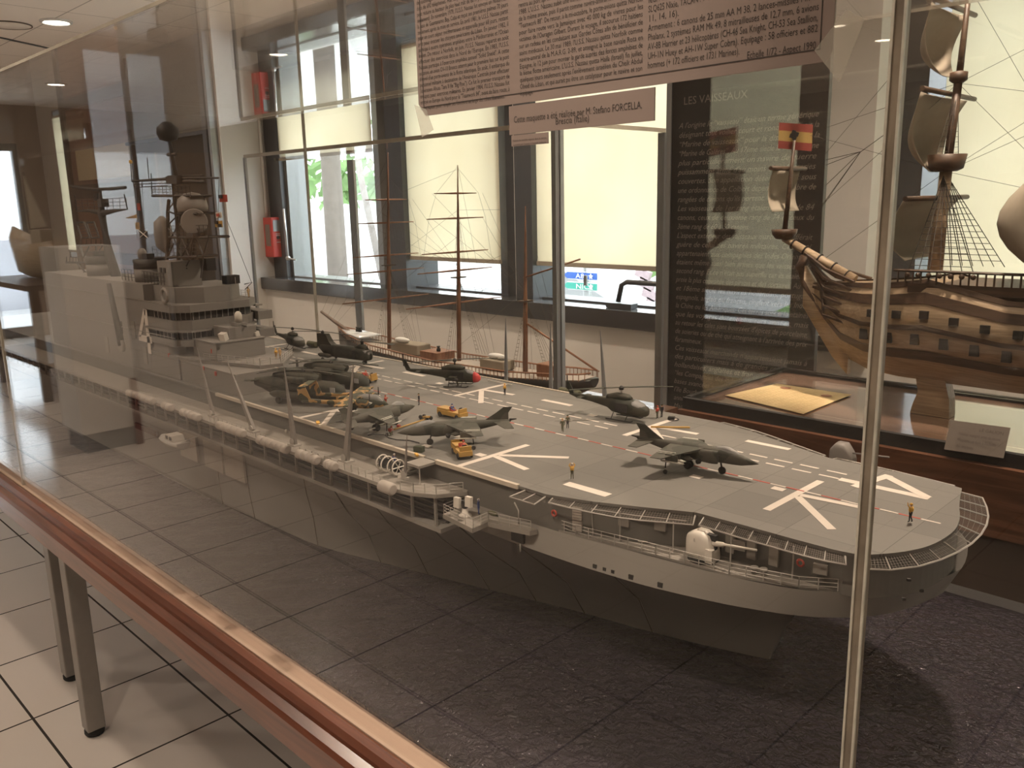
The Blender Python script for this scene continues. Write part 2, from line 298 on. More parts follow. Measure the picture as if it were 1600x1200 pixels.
# ---------------------------------------------------------------- outside
M().box(-30, YN+.4, -.3, 20, 40, -.2).build('pavement', G['ground'])['kind'] = 'structure'
M().box(-30, 14, -.2, 20, 14.3, 1.6).build('garden_wall', G['signw'])['kind'] = 'structure'
def palm(px, Y, r, label, lean=.0, crown=True):
    b = at(px, 430, 'y', Y); b.z = -.2; t = thing('palm_tree', b, label, 'tree', 'trees outside the windows')
    M().tube([b, b+Vector((lean, 0, 2.2)), b+Vector((lean*1.6, 0, 4.6))], [r, r*.92, r*.85], 14).build('trunk', G['trunk'], t)
    if crown:
        c = M()
        for k in range(14):
            a = k*2.4; p0 = b+Vector((lean*1.6, 0, 4.6)); pts = [p0+Vector((math.cos(a)*q, math.sin(a)*q, .9*q-.62*q*q)) for q in (0, .5, 1.1, 1.8, 2.3)]
            for q in range(4):
                u = (pts[q+1]-pts[q]).cross(Vector((0, 0, 1))).normalized()*.22
                c.poly([pts[q]-u, pts[q+1]-u*.8, pts[q+1]+u*.8, pts[q]+u])
        c.build('fronds', G['greenm'], t)
palm(528, 6.0, .13, 'thick grey palm trunk outside the leftmost window')
palm(600, 10, .07, 'thin leaning trunk outside the leftmost window', -.6, False)
palm(435, 9.5, .2, 'palm with green fronds left of the thick trunk outside')
def bush(px, Y, z, r, label, n=90):
    c = at(px, 430, 'y', Y); t = M(); rnd = random.Random(int(px))
    for k in range(n):
        p = Vector((c.x+rnd.gauss(0, .5)*r[0], c.y+rnd.gauss(0, .4)*r[1], z+rnd.gauss(0, .45)*r[2])); d = Vector([rnd.uniform(-1, 1) for _ in range(3)]).normalized()*.3; e = d.orthogonal().normalized()*.12
        t.poly([p-d, p-e, p+d, p+e])
    o = t.build('bush', G['greenm']); tag(o, label, 'bush', 'trees outside the windows')
bush(560, 13, 2.0, (1.6, .8, .6), 'light green bush above the white wall outside the leftmost window')
bush(500, 12, 3.2, (1.2, .8, 1.4), 'tall leafy shrub behind the thick palm trunk outside')
bush(1560, 6.5, .6, (1.7, 1.0, .9), 'dense green hedge outside the right window behind the galleon', 300)
bush(1250, 9, 1.0, (2.2, 1.2, 1.0), 'green hedge outside hidden behind the text panel', 120)
def textmesh(txt, size, mat_, name, parent, M4, width=None, shear=0, ext=.0004, align='LEFT'):
    cu = bpy.data.curves.new(name, 'FONT'); cu.body = txt; cu.size = size; cu.shear = shear; cu.extrude = 0; cu.align_x = align; cu.resolution_u = 2
    o = bpy.data.objects.new(name, cu); COL.objects.link(o); TEXTS.append((o, mat_, name, parent, M4, width, ext)); return o
TEXTS = []
def frame_xz(p, ux=(1, 0, 0), uz=(0, 0, 1)):
    """text lies in the plane of ux, uz with its origin at p"""
    ux = Vector(ux).normalized(); uz = Vector(uz).normalized(); nn = ux.cross(uz)
    return Matrix(((ux.x, uz.x, nn.x, p[0]), (ux.y, uz.y, nn.y, p[1]), (ux.z, uz.z, nn.z, p[2]), (0, 0, 0, 1)))
for k, (txt, py, mt, lab) in enumerate((('A8', 716, 'signb', 'blue arrow shaped road sign reading A8 outside the window'), ('NICE', 780, 'signg', 'green arrow shaped road sign reading NICE outside the window'))):
    Y = 7.2; p0 = at(800+332/4, 250+py/4, 'y', Y); p1 = at(800+545/4, 250+py/4+2, 'y', Y); w = p1.x-p0.x; h = .045
    t = thing('direction_sign', (p0.x, Y, p0.z), lab, 'road sign', 'arrow road signs outside the window')
    def arrow(g, d, m_, nmn):
        M().prism([(p0.x+g, Y-d, p0.z), (p0.x+.06, Y-d, p0.z-h+g), (p0.x+w-g, Y-d, p0.z-h+g), (p0.x+w-g, Y-d, p0.z+h-g), (p0.x+.06, Y-d, p0.z+h-g)], (0, .01, 0)).build(nmn, m_, t)
    arrow(0, .02, G['signw'], 'sign_border'); arrow(.010, .035, G[mt], 'sign_face')
    textmesh(txt, .075, G['signw'], 'lettering', t, frame_xz((p0.x+w-.30, Y-.045, p0.z-.026)), width=.075*len(txt)*.8)
    st = M(); c = Vector((p0.x+w-.08, Y-.05, p0.z))
    st.prism([c+Vector((.034*math.sin(a)*(1 if q % 2 == 0 else .45), 0, .034*math.cos(a)*(1 if q % 2 == 0 else .45))) for q, a in enumerate([i*PI/5 for i in range(10)])], (0, .005, 0)); st.build('star_mark', G['signw'], t)
pp = at(918, 460, 'y', 7.25); tag(M().tube([(pp.x, 7.25, -.2), (pp.x, 7.25, pp.z+.35)], .05, 10).build('sign_post', G['frame_l']), 'grey post carrying the two arrow signs outside', 'post')
# parked shapes outside: low wall with striped barrier and a grey ramp
q0 = at(880, 430, 'y', 9.5); tag(M().prism([(q0.x-1.2, 9.5, q0.z+.6), (q0.x+1.6, 9.5, q0.z-.65), (q0.x+1.6, 9.5, q0.z-1.2), (q0.x-1.2, 9.5, q0.z-1.2)], (0, .2, 0)).build('ramp_wall', G['frame_l']), 'sloping grey ramp wall outside behind the road signs', 'wall')
b0 = at(1000, 412, 'y', 8.0); bt = M(); [bt.cbox((b0.x+.05*k, 8.0, b0.z-.115*k), (.20, .05, .11), 0, 0, .35) for k in range(5)]
tag(bt.build('striped_barrier', mat('faded mauve', (.42, .33, .36), .8, var=.3)), 'slanted striped barrier outside at the right end of the window', 'barrier')
# ---------------------------------------------------------------- ceiling fittings
DL = ['over the bow of the carrier', 'before the carrier, right of the viewer', 'above the three masted ship', 'before the middle of the long case', 'near the red call box', 'beside the white column', 'nearest the dark wall cabinet', 'between the column and the west door', 'right of the galleon', 'behind the viewer to the right', 'behind the viewer, mid room', 'near the south wall, left', 'closest to the west door']
for i, (x, y, w) in enumerate(DOWNLIGHTS):
    t = thing('downlight', (x, y, CEIL), 'round recessed ceiling downlight '+DL[i], 'ceiling light', 'recessed downlights')
    M().torus((x, y, CEIL-.004), .085, .012, 'z', 24, 6).build('trim_ring', G['signw'], t)
    M().lathe([(.075, -.002), (.075, -.006)], (x, y, CEIL), 20).build('lamp_lens', G['lens'], t)
for (xy, tgt, w, sz) in ADDED_SPOTS:  # housings for the added brightening spots
    p0 = Vector((*xy, CEIL-.085)); d = (Vector(tgt)-p0).normalized(); t = thing('added_spotlight', (*xy, CEIL), 'added ceiling spotlight, unseen, brightening the '+('bow of the carrier' if xy[0] == -.35 else 'middle of the carrier' if xy[0] < -1 else 'galleon'), 'ceiling light', 'added ceiling spotlights')
    M().tube([p0-d*.07, p0-d*.012], [.028, .034], 16, False).build('housing', G['black'], t); M().tube([(*xy, CEIL-.001), p0-d*.065], .008, 6).build('bracket', G['black'], t)
sa, sb = at(-60, 47, 'z', CEIL-.004-EYE), at(72, 76, 'z', CEIL-.004-EYE); slot = M(); slot.prism([sa, sb, sb+Vector((0, .07, 0)), sa+Vector((0, .07, 0))], (0, 0, .003)); structure(slot.build('trim_8', G['frame']))
sq = at(14, 40, 'z', CEIL-.006-EYE); sk = thing('ceiling_speaker', (sq.x, sq.y, CEIL), 'flat round grille in the ceiling left of the nearest downlight', 'ceiling grille'); M().lathe([(.0, .004), (.13, .004), (.13, 0), (0, 0)], sq, 28).build('grille', ceil_m, sk); M().torus(sq+Vector((0, 0, .001)), .132, .004, 'z', 32, 6).build('rim', G['label'], sk)
# white column and base, seen mirrored in the front sheet
cx, cy = -5.45, -.66
t = thing('display_pedestal', (cx, cy, 0), 'tall white display pedestal with a dark red edge, mirrored at the left of the case', 'pedestal')
M().box(cx-.17, cy-.17, .12, cx+.17, cy+.17, 1.23).build('body', G['wallw'], t); M().box(cx-.15, cy-.15, 0, cx+.15, cy+.15, .1195).build('plinth', G['frame_l'], t)
M().box(cx+.1705, cy-.175, .0, cx+.185, cy-.135, .42).build('red_edge', mat('dark red edge', (.13, .03, .03), .5), t)
structure(M().box(-16, -6, -.3, -15.6, 3, 1.0).build('added_wall_west', mat('added low wall', (.55, .56, .6), .9, var=.2, scale=.6)))  # unseen wall added outside the door, kept low to set its reflected brightness
structure(M().box(-15.5, -8, -.32, -11.3, 5, -.12).build('street_ground', G['ground']))
t = thing('added_backdrop_cabinet', (-8.3, 3.15, 0), 'added reddish brown cabinet far behind the island, a darker backdrop left of the dark glass panel', 'cabinet')  # brown cabinet added to darken the bright backdrop here
M().box(-9.15, 3.0, 0, -7.35, 3.3, 2.1).build('body', mat('reddish brown veneer', (.22, .11, .065), .5, var=.3, scale=3), t)
f = M(); f.box(-9.18, 2.975, .05, -9.08, 2.999, 2.12).box(-7.42, 2.975, .05, -7.32, 2.999, 2.12).box(-9.08, 2.975, 1.55, -7.42, 2.999, 1.68).box(-9.08, 2.975, .95, -7.42, 2.999, 1.05); f.build('front_frame', G['darkwood'], t)
M().box(-8.9, 2.985, 1.72, -7.6, 2.9985, 2.05).build('yellow_panel', mat('pale yellow panel', (.62, .52, .34), .7), t)  # plain pale yellow board on the cabinet front
# glazed door west
dt = thing('door_1', (XW, -1.9, 0), None, None); dt['kind'] = 'structure'
f = M(); 
for y in (-1.95, -1.45, -.95): f.box(XW-.12, y, 0, XW-.04, y+.05, 2.2)
f.box(XW-.12, -1.95, 2.12, XW-.04, -.9, 2.2).box(XW-.12, -1.95, 0, XW-.04, -.9, .12); f.build('door_frame', G['frame'], dt)
M().box(XW-.09, -1.90, .12, XW-.082, -.95, 2.12).build('pane', glass_room, dt)
# ---------------------------------------------------------------- red call box
p = at(420, 350, 'x', -5.73); p2 = at(453, 402, 'x', -5.73)
t = thing('alarm_call_box', (-5.73, 3.20, 1.05), 'red wall box with a small grey screen beside the leftmost window', 'call box')
z0, z1 = EYE-.355, EYE-.07; y0, y1 = 3.155, 3.285
M().box(-5.728, y0, z0, -5.61, y1, z1).build('housing', G['redbox'], t, bevel=.006)
M().box(-5.612, y0+.012, z1-.10, -5.606, y1-.012, z1-.02).build('screen', G['frame_l'], t)
M().tube([(-5.61, 3.20, z0+.14), (-5.60, 3.20, z0+.14)], .012, 10).build('knob', G['black'], t)
M().box(-5.70, y0-.003, z0+.08, -5.635, y0-.0005, z1-.05).build('notice', G['label'], t)
for dz, ww in ((.19, .06), (.178, .05), (.10, .05), (.09, .045)): pass
tx = M(); [tx.box(-5.6085, 3.185, z0+.165-.012*k, -5.6075, 3.275, z0+.169-.012*k) for k in (0, 1, 5)]; tx.build('printed_text', G['signw'], t)
for k, (y, lab) in enumerate(((3.185, 'thin white conduit rising from the red box, nearer the room'), (3.235, 'thin brown conduit rising from the red box to the ceiling'))):
    tag(M().tube([(-5.715, y, z1+.002), (-5.715, y, CEIL-.01)], .012, 8).build('conduit', G['wallw' if k == 0 else 'frame_l']), lab, 'pipe', 'conduits above the red box')
tag(M().tube([(-5.715, 3.235, SILL+.002), (-5.715, 3.235, z0-.002)], .01, 8).build('conduit', G['redbox']), 'short red conduit between the red box and the sill', 'pipe')
# ---------------------------------------------------------------- dark glazed cabinet on the pier
c0 = at(215, 225, 'y', 2.87); t = thing('wall_cabinet', (-6.4, 2.87, .9), 'dark framed glass panel on the white pier behind the island', 'display panel')
M().box(-7.22, 2.845, .55, -5.86, 2.884, 1.945).build('back_board', G['panel'], t)
f = M(); f.box(-5.86, 2.82, .5, -5.80, 2.884, 1.99).box(-7.24, 2.82, 1.945, -5.86, 2.884, 1.99); f.build('frame', G['frame'], t)
f = M(); f.box(-5.795, 2.83, 0.3, -5.76, 2.884, 2.02); f.build('silver_edge', G['frame_l'], t)
M().box(-7.22, 2.836, .55, -5.86, 2.84, 1.945).build('glass_front', glassmat('cabinet glass', .08), t)
# ---------------------------------------------------------------- text panel "LES VAISSEAUX"
PX0, PX1, PY, PZ0, PZ1 = -1.757, -1.20, 2.55, .0, 1.86
t = thing('text_panel', (-1.48, PY, PZ0), 'tall black exhibition panel of pale italic French text behind the galleon table', 'text panel')
M().box(PX0, PY, PZ0, PX1, PY+.02, PZ1).build('board', G['panel'], t)
M().box(PX0-.022, PY-.004, PZ0, PX0-.001, PY+.03, PZ1).build('metal_edge', G['frame_l'], t)
lines = ["A l'origine le “vaisseau” était un terme générique", "désignant tout voilier court et rond. On disait la", "“Marine de vaisseaux” pour la distinguer de la", "“Marine de Galères”. Au 17ème siècle le nom désigne",
 "plus particulièrement un navire de guerre", "puissamment armé d'au moins deux batteries", "couvertes. Son appellation déterminée et sous", "une ordonnance de Colbert dépend du nombre de", "rangées de canons qu'ils portent.",
 "Les vaisseaux de 1er rang étaient armés de 84", "canons, ceux de deuxième rang de 74 et ceux du", "3ème rang de 60 à 50 canons.", "L'aspect extérieur des vaisseaux marchands différait", "guère de celui des navires militaires. Ceux qui",
 "appartenaient aux compagnies des Indes Orientales", "étaient même aussi bien armés que les vaisseaux de", "second rang. Et ce n'était pas superflu car ils étaient la", "proie la plus convoitée des pirates et des corsaires. Au 17", "et 18ème siècle les navires hollandais, portugais,",
 "espagnols, anglais ou français, cinglent vers les Indes,", "la Chine ou les Amériques. Ces terres sont si lointaines", "que les voyages durent plusieurs années, mais", "au retour les cales sont bourrées d'épices de porcelaine,", "de soieries ou de thé qui atteignent à l'arrivée des prix", "faramineux.",
 "Ces vaisseaux marchands n'appartenaient jamais à", "des particuliers mais à de grandes compagnies", "hollandaises, anglaises et françaises,", "“les Compagnies des Indes”. Les", "bases avancées vers l'Orient furent", "l'île Bourbon et pendant quelques", "années Pondichéry et", "Madagascar."]
zt = at(1050, 135, 'y', PY).z
textmesh("LES VAISSEAUX", .036, G['pale'], 'title', t, frame_xz((PX0+.045, PY-.001, EYE+.312)), width=.24)
z = EYE+.235
for i, s in enumerate(lines):
    full = PX1-PX0-.055
    textmesh(s, .0265, G['pale'], 'text_line', t, frame_xz((PX0+.028, PY-.001, z)), width=full if len(s) > 40 else full*len(s)/50, shear=.35)
    z -= .0308
# ---------------------------------------------------------------- galleon table and case
GX0, GX1, GY0, GY1, GZ = -1.135, .55, 1.80, 2.235, EYE-.50
t = thing('galleon_table', (-.3, 2.0, 0), 'dark walnut display table under the sailing galleon', 'table')
M().box(GX0-.02, GY0-.02, GZ-.035, GX1, GY1+.02, GZ).build('table_top', G['ptop'], t)
f = M(); f.box(GX0-.035, GY0-.035, GZ-.018, GX1, GY0-.0205, GZ+.010).box(GX0-.035, GY0-.02, GZ-.018, GX0-.0205, GY1+.035, GZ+.012).box(GX0-.02, GY1+.0205, GZ-.036, GX1, GY1+.035, GZ+.012); f.build('edge_trim', G['black'], t)
M().box(GX0-.04, GY0-.05, GZ-.16, GX1, GY0-.0205, GZ-.0185).box(GX0-.04, GY0-.02, GZ-.16, GX1, GY1+.03, GZ-.0365).build('apron', G['brownw'], t)
M().box(GX0+.02, GY0-.03, 0, GX1-.05, GY1, GZ-.1605).build('base_cabinet', mat('dark base', (.035, .022, .015), .45, var=.3, scale=4), t)
gt = thing('galleon_case', (-.3, 2.0, GZ), 'clear glass case standing on the walnut table round the galleon', 'display case')
gl2 = glassmat('case glass', .045, (.99, .99, .985), haze=0)
CH = 1.1
M().box(GX0, GY0, GZ+.013, GX0+.004, GY1, GZ+CH).build('left_sheet', gl2, gt)
M().box(GX0+.004, GY0, GZ+.013, GX1, GY0+.004, GZ+CH).build('front_sheet', gl2, gt)
M().box(GX0+.004, GY1-.004, GZ+.013, GX1, GY1, GZ+CH).build('rear_sheet', gl2, gt)
pb = M().prism([at(1133, 618, 'z', -.497), at(1255, 647, 'z', -.497), at(1330, 617, 'z', -.497), at(1214, 600, 'z', -.497)], (0, 0, .001)).build('parchment_sheet', G['paper']); tag(pb, 'yellow parchment with faded text lying on the table before the galleon', 'paper sheet')
A_, B_, C_, D_ = at(1133, 618, 'z', -.4955), at(1255, 647, 'z', -.4955), at(1330, 617, 'z', -.4955), at(1214, 600, 'z', -.4955)
rd = M(); rnd = random.Random(3)
for i in range(15):
    u = .1+i*.055
    for k in range(10):
        v0 = .08+k*.085; v1 = v0+rnd.uniform(.03, .075)
        pa = (A_*(1-v0)+B_*v0)*(1-u)+(D_*(1-v0)+C_*v0)*u; pc = (A_*(1-v1)+B_*v1)*(1-u)+(D_*(1-v1)+C_*v1)*u; w = (D_-A_)*.008
        rd.poly([pa, pc, pc+w, pa+w])
for (u, v, w_, h_) in ((.86, .22, .10, .07), (.80, .80, .09, .06)):
    cc = (A_*(1-v)+B_*v)*(1-u)+(D_*(1-v)+C_*v)*u; M().lathe([(.0, .0001), (.014, .0004), (.014, .0006), (0, .0006)], cc, 12).build('faded_seal', mat('faded seal', (.45, .22, .14), .8), pb)
rd.build('faded_writing', mat('faded ink', (.5, .3, .12), .8), pb)
lc = thing('label_card', at(1524, 700, 'z', -.499), 'small brown tent card with printed text in front of the galleon keel', 'label card')
a, b = at(1475, 702, 'z', -.499), at(1568, 716, 'z', -.499)
M().prism([a, b, b+Vector((0, .025, .055)), a+Vector((0, .025, .055))], (0, .002, 0)).build('card', mat('grey brown card', (.12, .10, .085), .7), lc)
for i, s in enumerate(("LE GALION", "Vaisseau espagnol armé de canons", "Maquette en bois à l'échelle", "du musée")):
    textmesh(s, .009, G['ink'], 'printed_line', lc, frame_xz(a+Vector((.02 if i else .055, .0185-.0052*i-.001, .043-.0115*i)), (1, 0, 0), (0, .025, .055)), width=(b.x-a.x)*(.40, .72, .66, .3)[i])
# ---------------------------------------------------------------- galleon
gy = 2.02
t = thing('sailing_galleon', (-.3, gy, GZ), 'wooden model galleon with billowing sails and rows of gun ports, on the walnut table', 'model ship')
def hsec(x, zk, zt_, wk, wt, n=7):
    return [(x, gy-(wk+(wt-wk)*math.sin(k/(n-1)*PI/2)*1.0), zk+(zt_-zk)*(k/(n-1))**1.4) for k in range(n)]
st = [(-.965, -.262, -.212, .002, .006), (-.925, -.325, -.210, .003, .018), (-.875, -.385, -.206, .004, .042), (-.81, -.412, -.203, .006, .075), (-.74, -.418, -.197, .010, .098), (-.66, -.420, -.185, .012, .112), (-.5, -.422, -.22, .015, .122), (-.2, -.422, -.23, .015, .128), (.1, -.42, -.18, .012, .12), (.28, -.42, -.08, .01, .09)]
def profile(x, zk, zt_, wk, wt):
    s_ = []; n = 9
    for k in range(n):
        u = k/(n-1); w = wk+(wt-wk)*min(1, math.sin(min(u*1.5, 1)*PI/2))*(1-.15*max(0, u-.7)/.3); s_.append((w, zk+(zt_-zk)*u))
    return [Vector((x, gy-w, EYE+z)) for w, z in s_]+[Vector((x, gy+w, EYE+z)) for w, z in s_[::-1]]
hl = M().loft([profile(*q) for q in st]); hl.build('hull', G['hullwood'], t)
wl_ = M()
def strake(z0f, z1f, dep=.003, m_=None):
    w = M()
    for side in (-1, 1):
        secs = []
        for q in st:
            x, zk, zt_, wk, wt = q; pts = []
            for u, dd in ((z0f, 0), (z0f, dep), (z1f, dep), (z1f, 0)):
                ww = wk+(wt-wk)*min(1, math.sin(min(u*1.5, 1)*PI/2))*(1-.15*max(0, u-.7)/.3); pts.append(Vector((x, gy+side*(ww+dd-.001), EYE+zk+(zt_-zk)*u)))
            secs.append(pts)
        w.loft(secs, True, False)
    return w
for a, b in ((.24, .34), (.55, .60), (.80, .90), (.97, 1.02)): strake(a, b).build('wale', G['darkwood'], t)
def hullw(x, u):
    for i in range(len(st)-1):
        if st[i][0] <= x <= st[i+1][0]:
            f_ = (x-st[i][0])/(st[i+1][0]-st[i][0]); q = [st[i][k]*(1-f_)+st[i+1][k]*f_ for k in range(5)]
            return q[3]+(q[4]-q[3])*min(1, math.sin(min(u*1.5, 1)*PI/2))*(1-.15*max(0, u-.7)/.3), EYE+q[1]+(q[2]-q[1])*u
    return .1, EYE-.3
for r_, u in ((0, .46), (1, .70)):
    for k in range(12 if r_ == 0 else 11):
        x = -.80+.062*k+(.02 if r_ else 0)
        if x > -.05: continue
        w, z = hullw(x, u); M().cbox((x, gy-w-.002, z), (.018, .008, .024 if r_ == 0 else .017)).build('gun_port', G['black'], t)
M().box(-.70, gy-.10, EYE-.21, -.42, gy+.10, EYE-.19).build('forecastle_deck', G['darkwood'], t)
rl = M()
for k in range(20):
    x = -.72+.016*k; rl.tube([(x, gy-.105, EYE-.19), (x, gy-.105, EYE-.165)], .002, 4)
rl.tube([(-.73, gy-.105, EYE-.163), (-.40, gy-.105, EYE-.163)], .003, 4); rl.build('railing', G['darkwood'], t)
# beak head
bk = M()
for s_ in (-1, 1):
    for k in range(6):
        bk.tube([(-.84+.006*k, gy+s_*.05, EYE-.20-.022*k), (-.92, gy+s_*.03, EYE-.175-.022*k), (-.985+.01*k, gy+s_*.006, EYE-.14-.016*k)], .0045, 5)
bk.build('beak_rails', G['darkwood'], t)
M().loft([[Vector((x, gy-w, EYE+z-h)), Vector((x, gy+w, EYE+z-h)), Vector((x, gy+w, EYE+z)), Vector((x, gy-w, EYE+z))] for x, z, h, w in ((-.985, -.17, .10, .008), (-.95, -.22, .10, .009), (-.90, -.28, .11, .01), (-.86, -.33, .10, .01))]).build('stem_post', G['hullwood'], t)
M().tube([(-.985, gy, EYE-.145), (-1.0, gy, EYE-.175), (-.985, gy, EYE-.215), (-.955, gy, EYE-.255), (-.945, gy, EYE-.285), (-.955, gy, EYE-.30), (-.965, gy, EYE-.29)], [.014, .014, .011, .010, .008, .006, .003], 8).build('figurehead_scroll', G['darkwood'], t)
keel = M().prism([(-.71, gy-.02, EYE-.44), (-.665, gy-.02, EYE-.498), (-.72, gy-.02, EYE-.5), (-.60, gy-.02, EYE-.5), (-.615, gy-.02, EYE-.46), (-.62, gy-.02, EYE-.44)], (0, .04, 0)); keel.b.free(); 
keel = M().prism([at(*q_, 'y', gy-.02) for q_ in ((1430, 584), (1434, 612), (1426, 630))]+[(at(1422, 640, 'y', gy-.02).x, gy-.02, EYE-.499), (at(1484, 640, 'y', gy-.02).x, gy-.02, EYE-.499)]+[at(1483, 625, 'y', gy-.02), at(1474, 584, 'y', gy-.02)], (0, .04, 0)); keel.build('stand', G['hullwood'], t)
# masts: (x foot, x top, z foot, z top, r)
def P3(x, z, y=0): return Vector((x, gy+y, EYE+z))
def mast(name, a, b, r): M().tube([a, b], [r, r*.55], 10).build(name, G['spar'] if 0 else G['darkwood'], t)
bs0, bs1 = P3(-.86, -.20), at(1225, 372, 'y', gy)
M().tube([bs0, bs1], [.013, .009], 10).build('bowsprit', G['hullwood'], t)
[M().tube([bs0.lerp(bs1, u), bs0.lerp(bs1, u+.015)], .0145, 10).build('rope_lashing', G['rope'], t) for u in (.1, .28, .48, .68, .85)]
M().lathe([(.020, 0), (.030, .012), (.032, .024), (.028, .024)], bs1+Vector((0, 0, -.002)), 14).build('bowsprit_top', G['darkwood'], t)
sp0, sp1 = bs1, at(1243, 205, 'y', gy); M().tube([sp0, sp1], [.007, .004], 8).build('sprit_mast', G['darkwood'], t)
f0 = at(1462, 408, 'y', gy); f1 = at(1478, 268, 'y', gy); f2 = at(1497, 130, 'y', gy); f3 = at(1515, -20, 'y', gy)
M().tube([f0+Vector((0, 0, -.02)), f1], [.017, .013], 10).build('fore_mast', G['hullwood'], t)
M().tube([f1-Vector((0, 0, .03)), f2], [.010, .009], 8).build('fore_topmast', G['darkwood'], t); M().tube([f2-Vector((0, 0, .02)), f3], [.008, .005], 8).build('fore_topgallant_mast', G['darkwood'], t)
tp = M(); tp.lathe([(.022, 0), (.034, .006), (.040, .036), (.036, .036), (.03, .008)], f1-Vector((0, 0, .0)), 16); tp.build('fore_top', G['darkwood'], t)
M().lathe([(.010, 0), (.018, .006), (.018, .022), (.010, .024)], f2, 12).build('crosstrees', G['darkwood'], t)
m0 = P3(-.12, -.2); M().tube([m0, P3(-.09, .6)], [.018, .008], 10).build('main_mast', G['hullwood'], t)
def sail(name, px_top, py_top, px_bot, py_bot, bulge, hw_t, hw_b, nseg=10):
    a, b = at(px_top, py_top, 'y', gy), at(px_bot, py_bot, 'y', gy); s_ = M(); secs = []
    for i in range(nseg+1):
        u = i/nseg; c = a.lerp(b, u); hw = hw_t+(hw_b-hw_t)*u; row = []
        for k in range(-5, 6):
            v = k/5; bb = bulge*(math.sin(PI*(.08+.86*u))**.9)*(1-.55*v*v); row.append(Vector((c.x-bb, c.y+v*hw, c.z-.01*math.sin(PI*u))))
        secs.append(row)
    s_.loft(secs, False, True, False); s_.build(name, G['sail'], t, solid=.0015)
    M().tube([a+Vector((0, -hw_t-.02, .004)), a+Vector((0, hw_t+.02, .004))], .0055, 8).build('yard', G['darkwood'], t)
sail('sail', 1492, 14, 1486, 118, .060, .11, .045)
sail('sail', 1484, 150, 1470, 268, .070, .14, .05)
sail('sail', 1466, 312, 1444, 404, .085, .17, .09)
sail('sail', 1232, 266, 1230, 330, .035, .07, .07)
sail('sail', 1720, 240, 1705, 440, .17, .16, .2)
sail('sail', 1740, 60, 1725, 215, .12, .1, .14)
rp = M()
for side in (-1, 1):
    feet = [P3(-.70+.022*k, -.165, side*.105) for k in range(7)]; 
    for q in feet: rp.tube([q, f1+Vector((0, side*.012, -.01))], .0011, 3)
    for j in range(14):
        u = (j+1)/16; rp.tube([feet[0].lerp(f1, u), feet[-1].lerp(f1, u)], .0008, 3)
    tf = [f1+Vector((.012*(k-1), side*.034, .03)) for k in range(3)]
    for q in tf: rp.tube([q, f2], .0009, 3)
    for j in range(12): u = (j+1)/14; rp.tube([tf[0].lerp(f2, u), tf[-1].lerp(f2, u)], .00052, 3)
rp.build('shrouds', G['rope'], t)
st_ = M()
for a, b in ((f1, bs0.lerp(bs1, .45)), (f2, at(1245, 215, 'y', gy)), (f2, bs1), (at(1400, 110, 'y', gy), at(1290, 240, 'y', gy)), (f1, P3(-.1, .3)), (f2, P3(-.1, .1)), (f3, P3(-.1, .3)), (f1, P3(-.1, -.1)), (f2, P3(-.08, .48)), (f3, P3(-.3, -.18)), (sp1, f1), (bs1, P3(-.9, -.3)), (f2, P3(-.25, -.2)), (f1, P3(-.09, .42))):
    st_.tube([a, b], .00052, 3)
k0 = at(1345, 237, 'y', gy)
for q in ((1290, 250), (1290, 258), (1290, 290), (1285, 320), (1280, 330)): st_.tube([k0, at(*q, 'y', gy)], .0008, 3)
st_.tube([k0, at(1385, 208, 'y', gy)], .001, 3); st_.build('stays', G['rope'], t)
lf = M(); [lf.ell(P3(-.70+.022*k, -.172, -.106), .006, 8, 6) for k in range(7)]; lf.build('deadeyes', G['darkwood'], t)
# flag on the sprit mast
fp = sp1+Vector((0, 0, .0)); fl = M(); fw, fh = .088, .062; rows = [[], [], [], []]
for j, zz in enumerate((0, .3, .7, 1)):
    for k in range(7): rows[j].append(fp+Vector((-.005+fw*(k/6-.45), .005*math.sin(k*1.1), .012*(1-k/3)*.5-fh*zz+.018)))
for j in range(3):
    fl.mi = 0 if j != 1 else 1
    fl.loft([rows[j], rows[j+1]], False, True, False)
fo = fl.build('flag', [mat('flag red', (.22, .04, .03), .8), mat('flag yellow', (.34, .23, .07), .8)], t)
ce = M(); cc = fp+Vector((.004, -.014, -.010))
for a in range(4): ce.cbox(cc+Vector((math.cos(a*PI/2+.3)*.006, 0, math.sin(a*PI/2+.3)*.006)), (.012, .001, .010), 0, 0, .3+a*PI/2)
ce.build('cross_emblem', G['black'], fo)
# ---------------------------------------------------------------- schooner table, case, ship
SX0, SX1, SY0, SY1, SZ = -3.37, -1.618, 1.80, 2.303, EYE-.69
t = thing('schooner_table', (-2.5, 2.05, 0), 'plain dark table carrying the three masted ship, behind the carrier', 'table')
M().box(SX0-.05, SY0-.05, SZ-.05, SX1+.04, SY1+.05, SZ).build('table_top', G['brownw'], t)
for x in (SX0+.03, SX1-.05):
    for y in (SY0+.03, SY1-.03): M().box(x-.025, y-.025, 0, x+.025, y+.025, SZ-.05).build('leg', G['legm'], t)
gt = thing('schooner_case', (-2.5, 2.05, SZ), 'clear case with grey metal corner posts round the three masted ship', 'display case')
cz = EYE+.205
gl3 = glassmat('reduced reflection case glass', .02, (.99, .99, .985), strength=.4)  # mirror strength turned down so window reflections stay faint
for a, b, c, d, nme in ((SX0, SY0, SX0+.004, SY1, 'left_sheet'), (SX0+.004, SY0, SX1-.004, SY0+.004, 'front_sheet'), (SX0+.004, SY1-.004, SX1-.004, SY1, 'rear_sheet'), (SX1-.004, SY0, SX1, SY1, 'right_sheet')):
    M().box(a, b, SZ+.001, c, d, cz).build(nme, gl3, gt)
M().box(SX0, SY0, cz, SX1, SY1, cz+.004).build('top_sheet', gl3, gt)
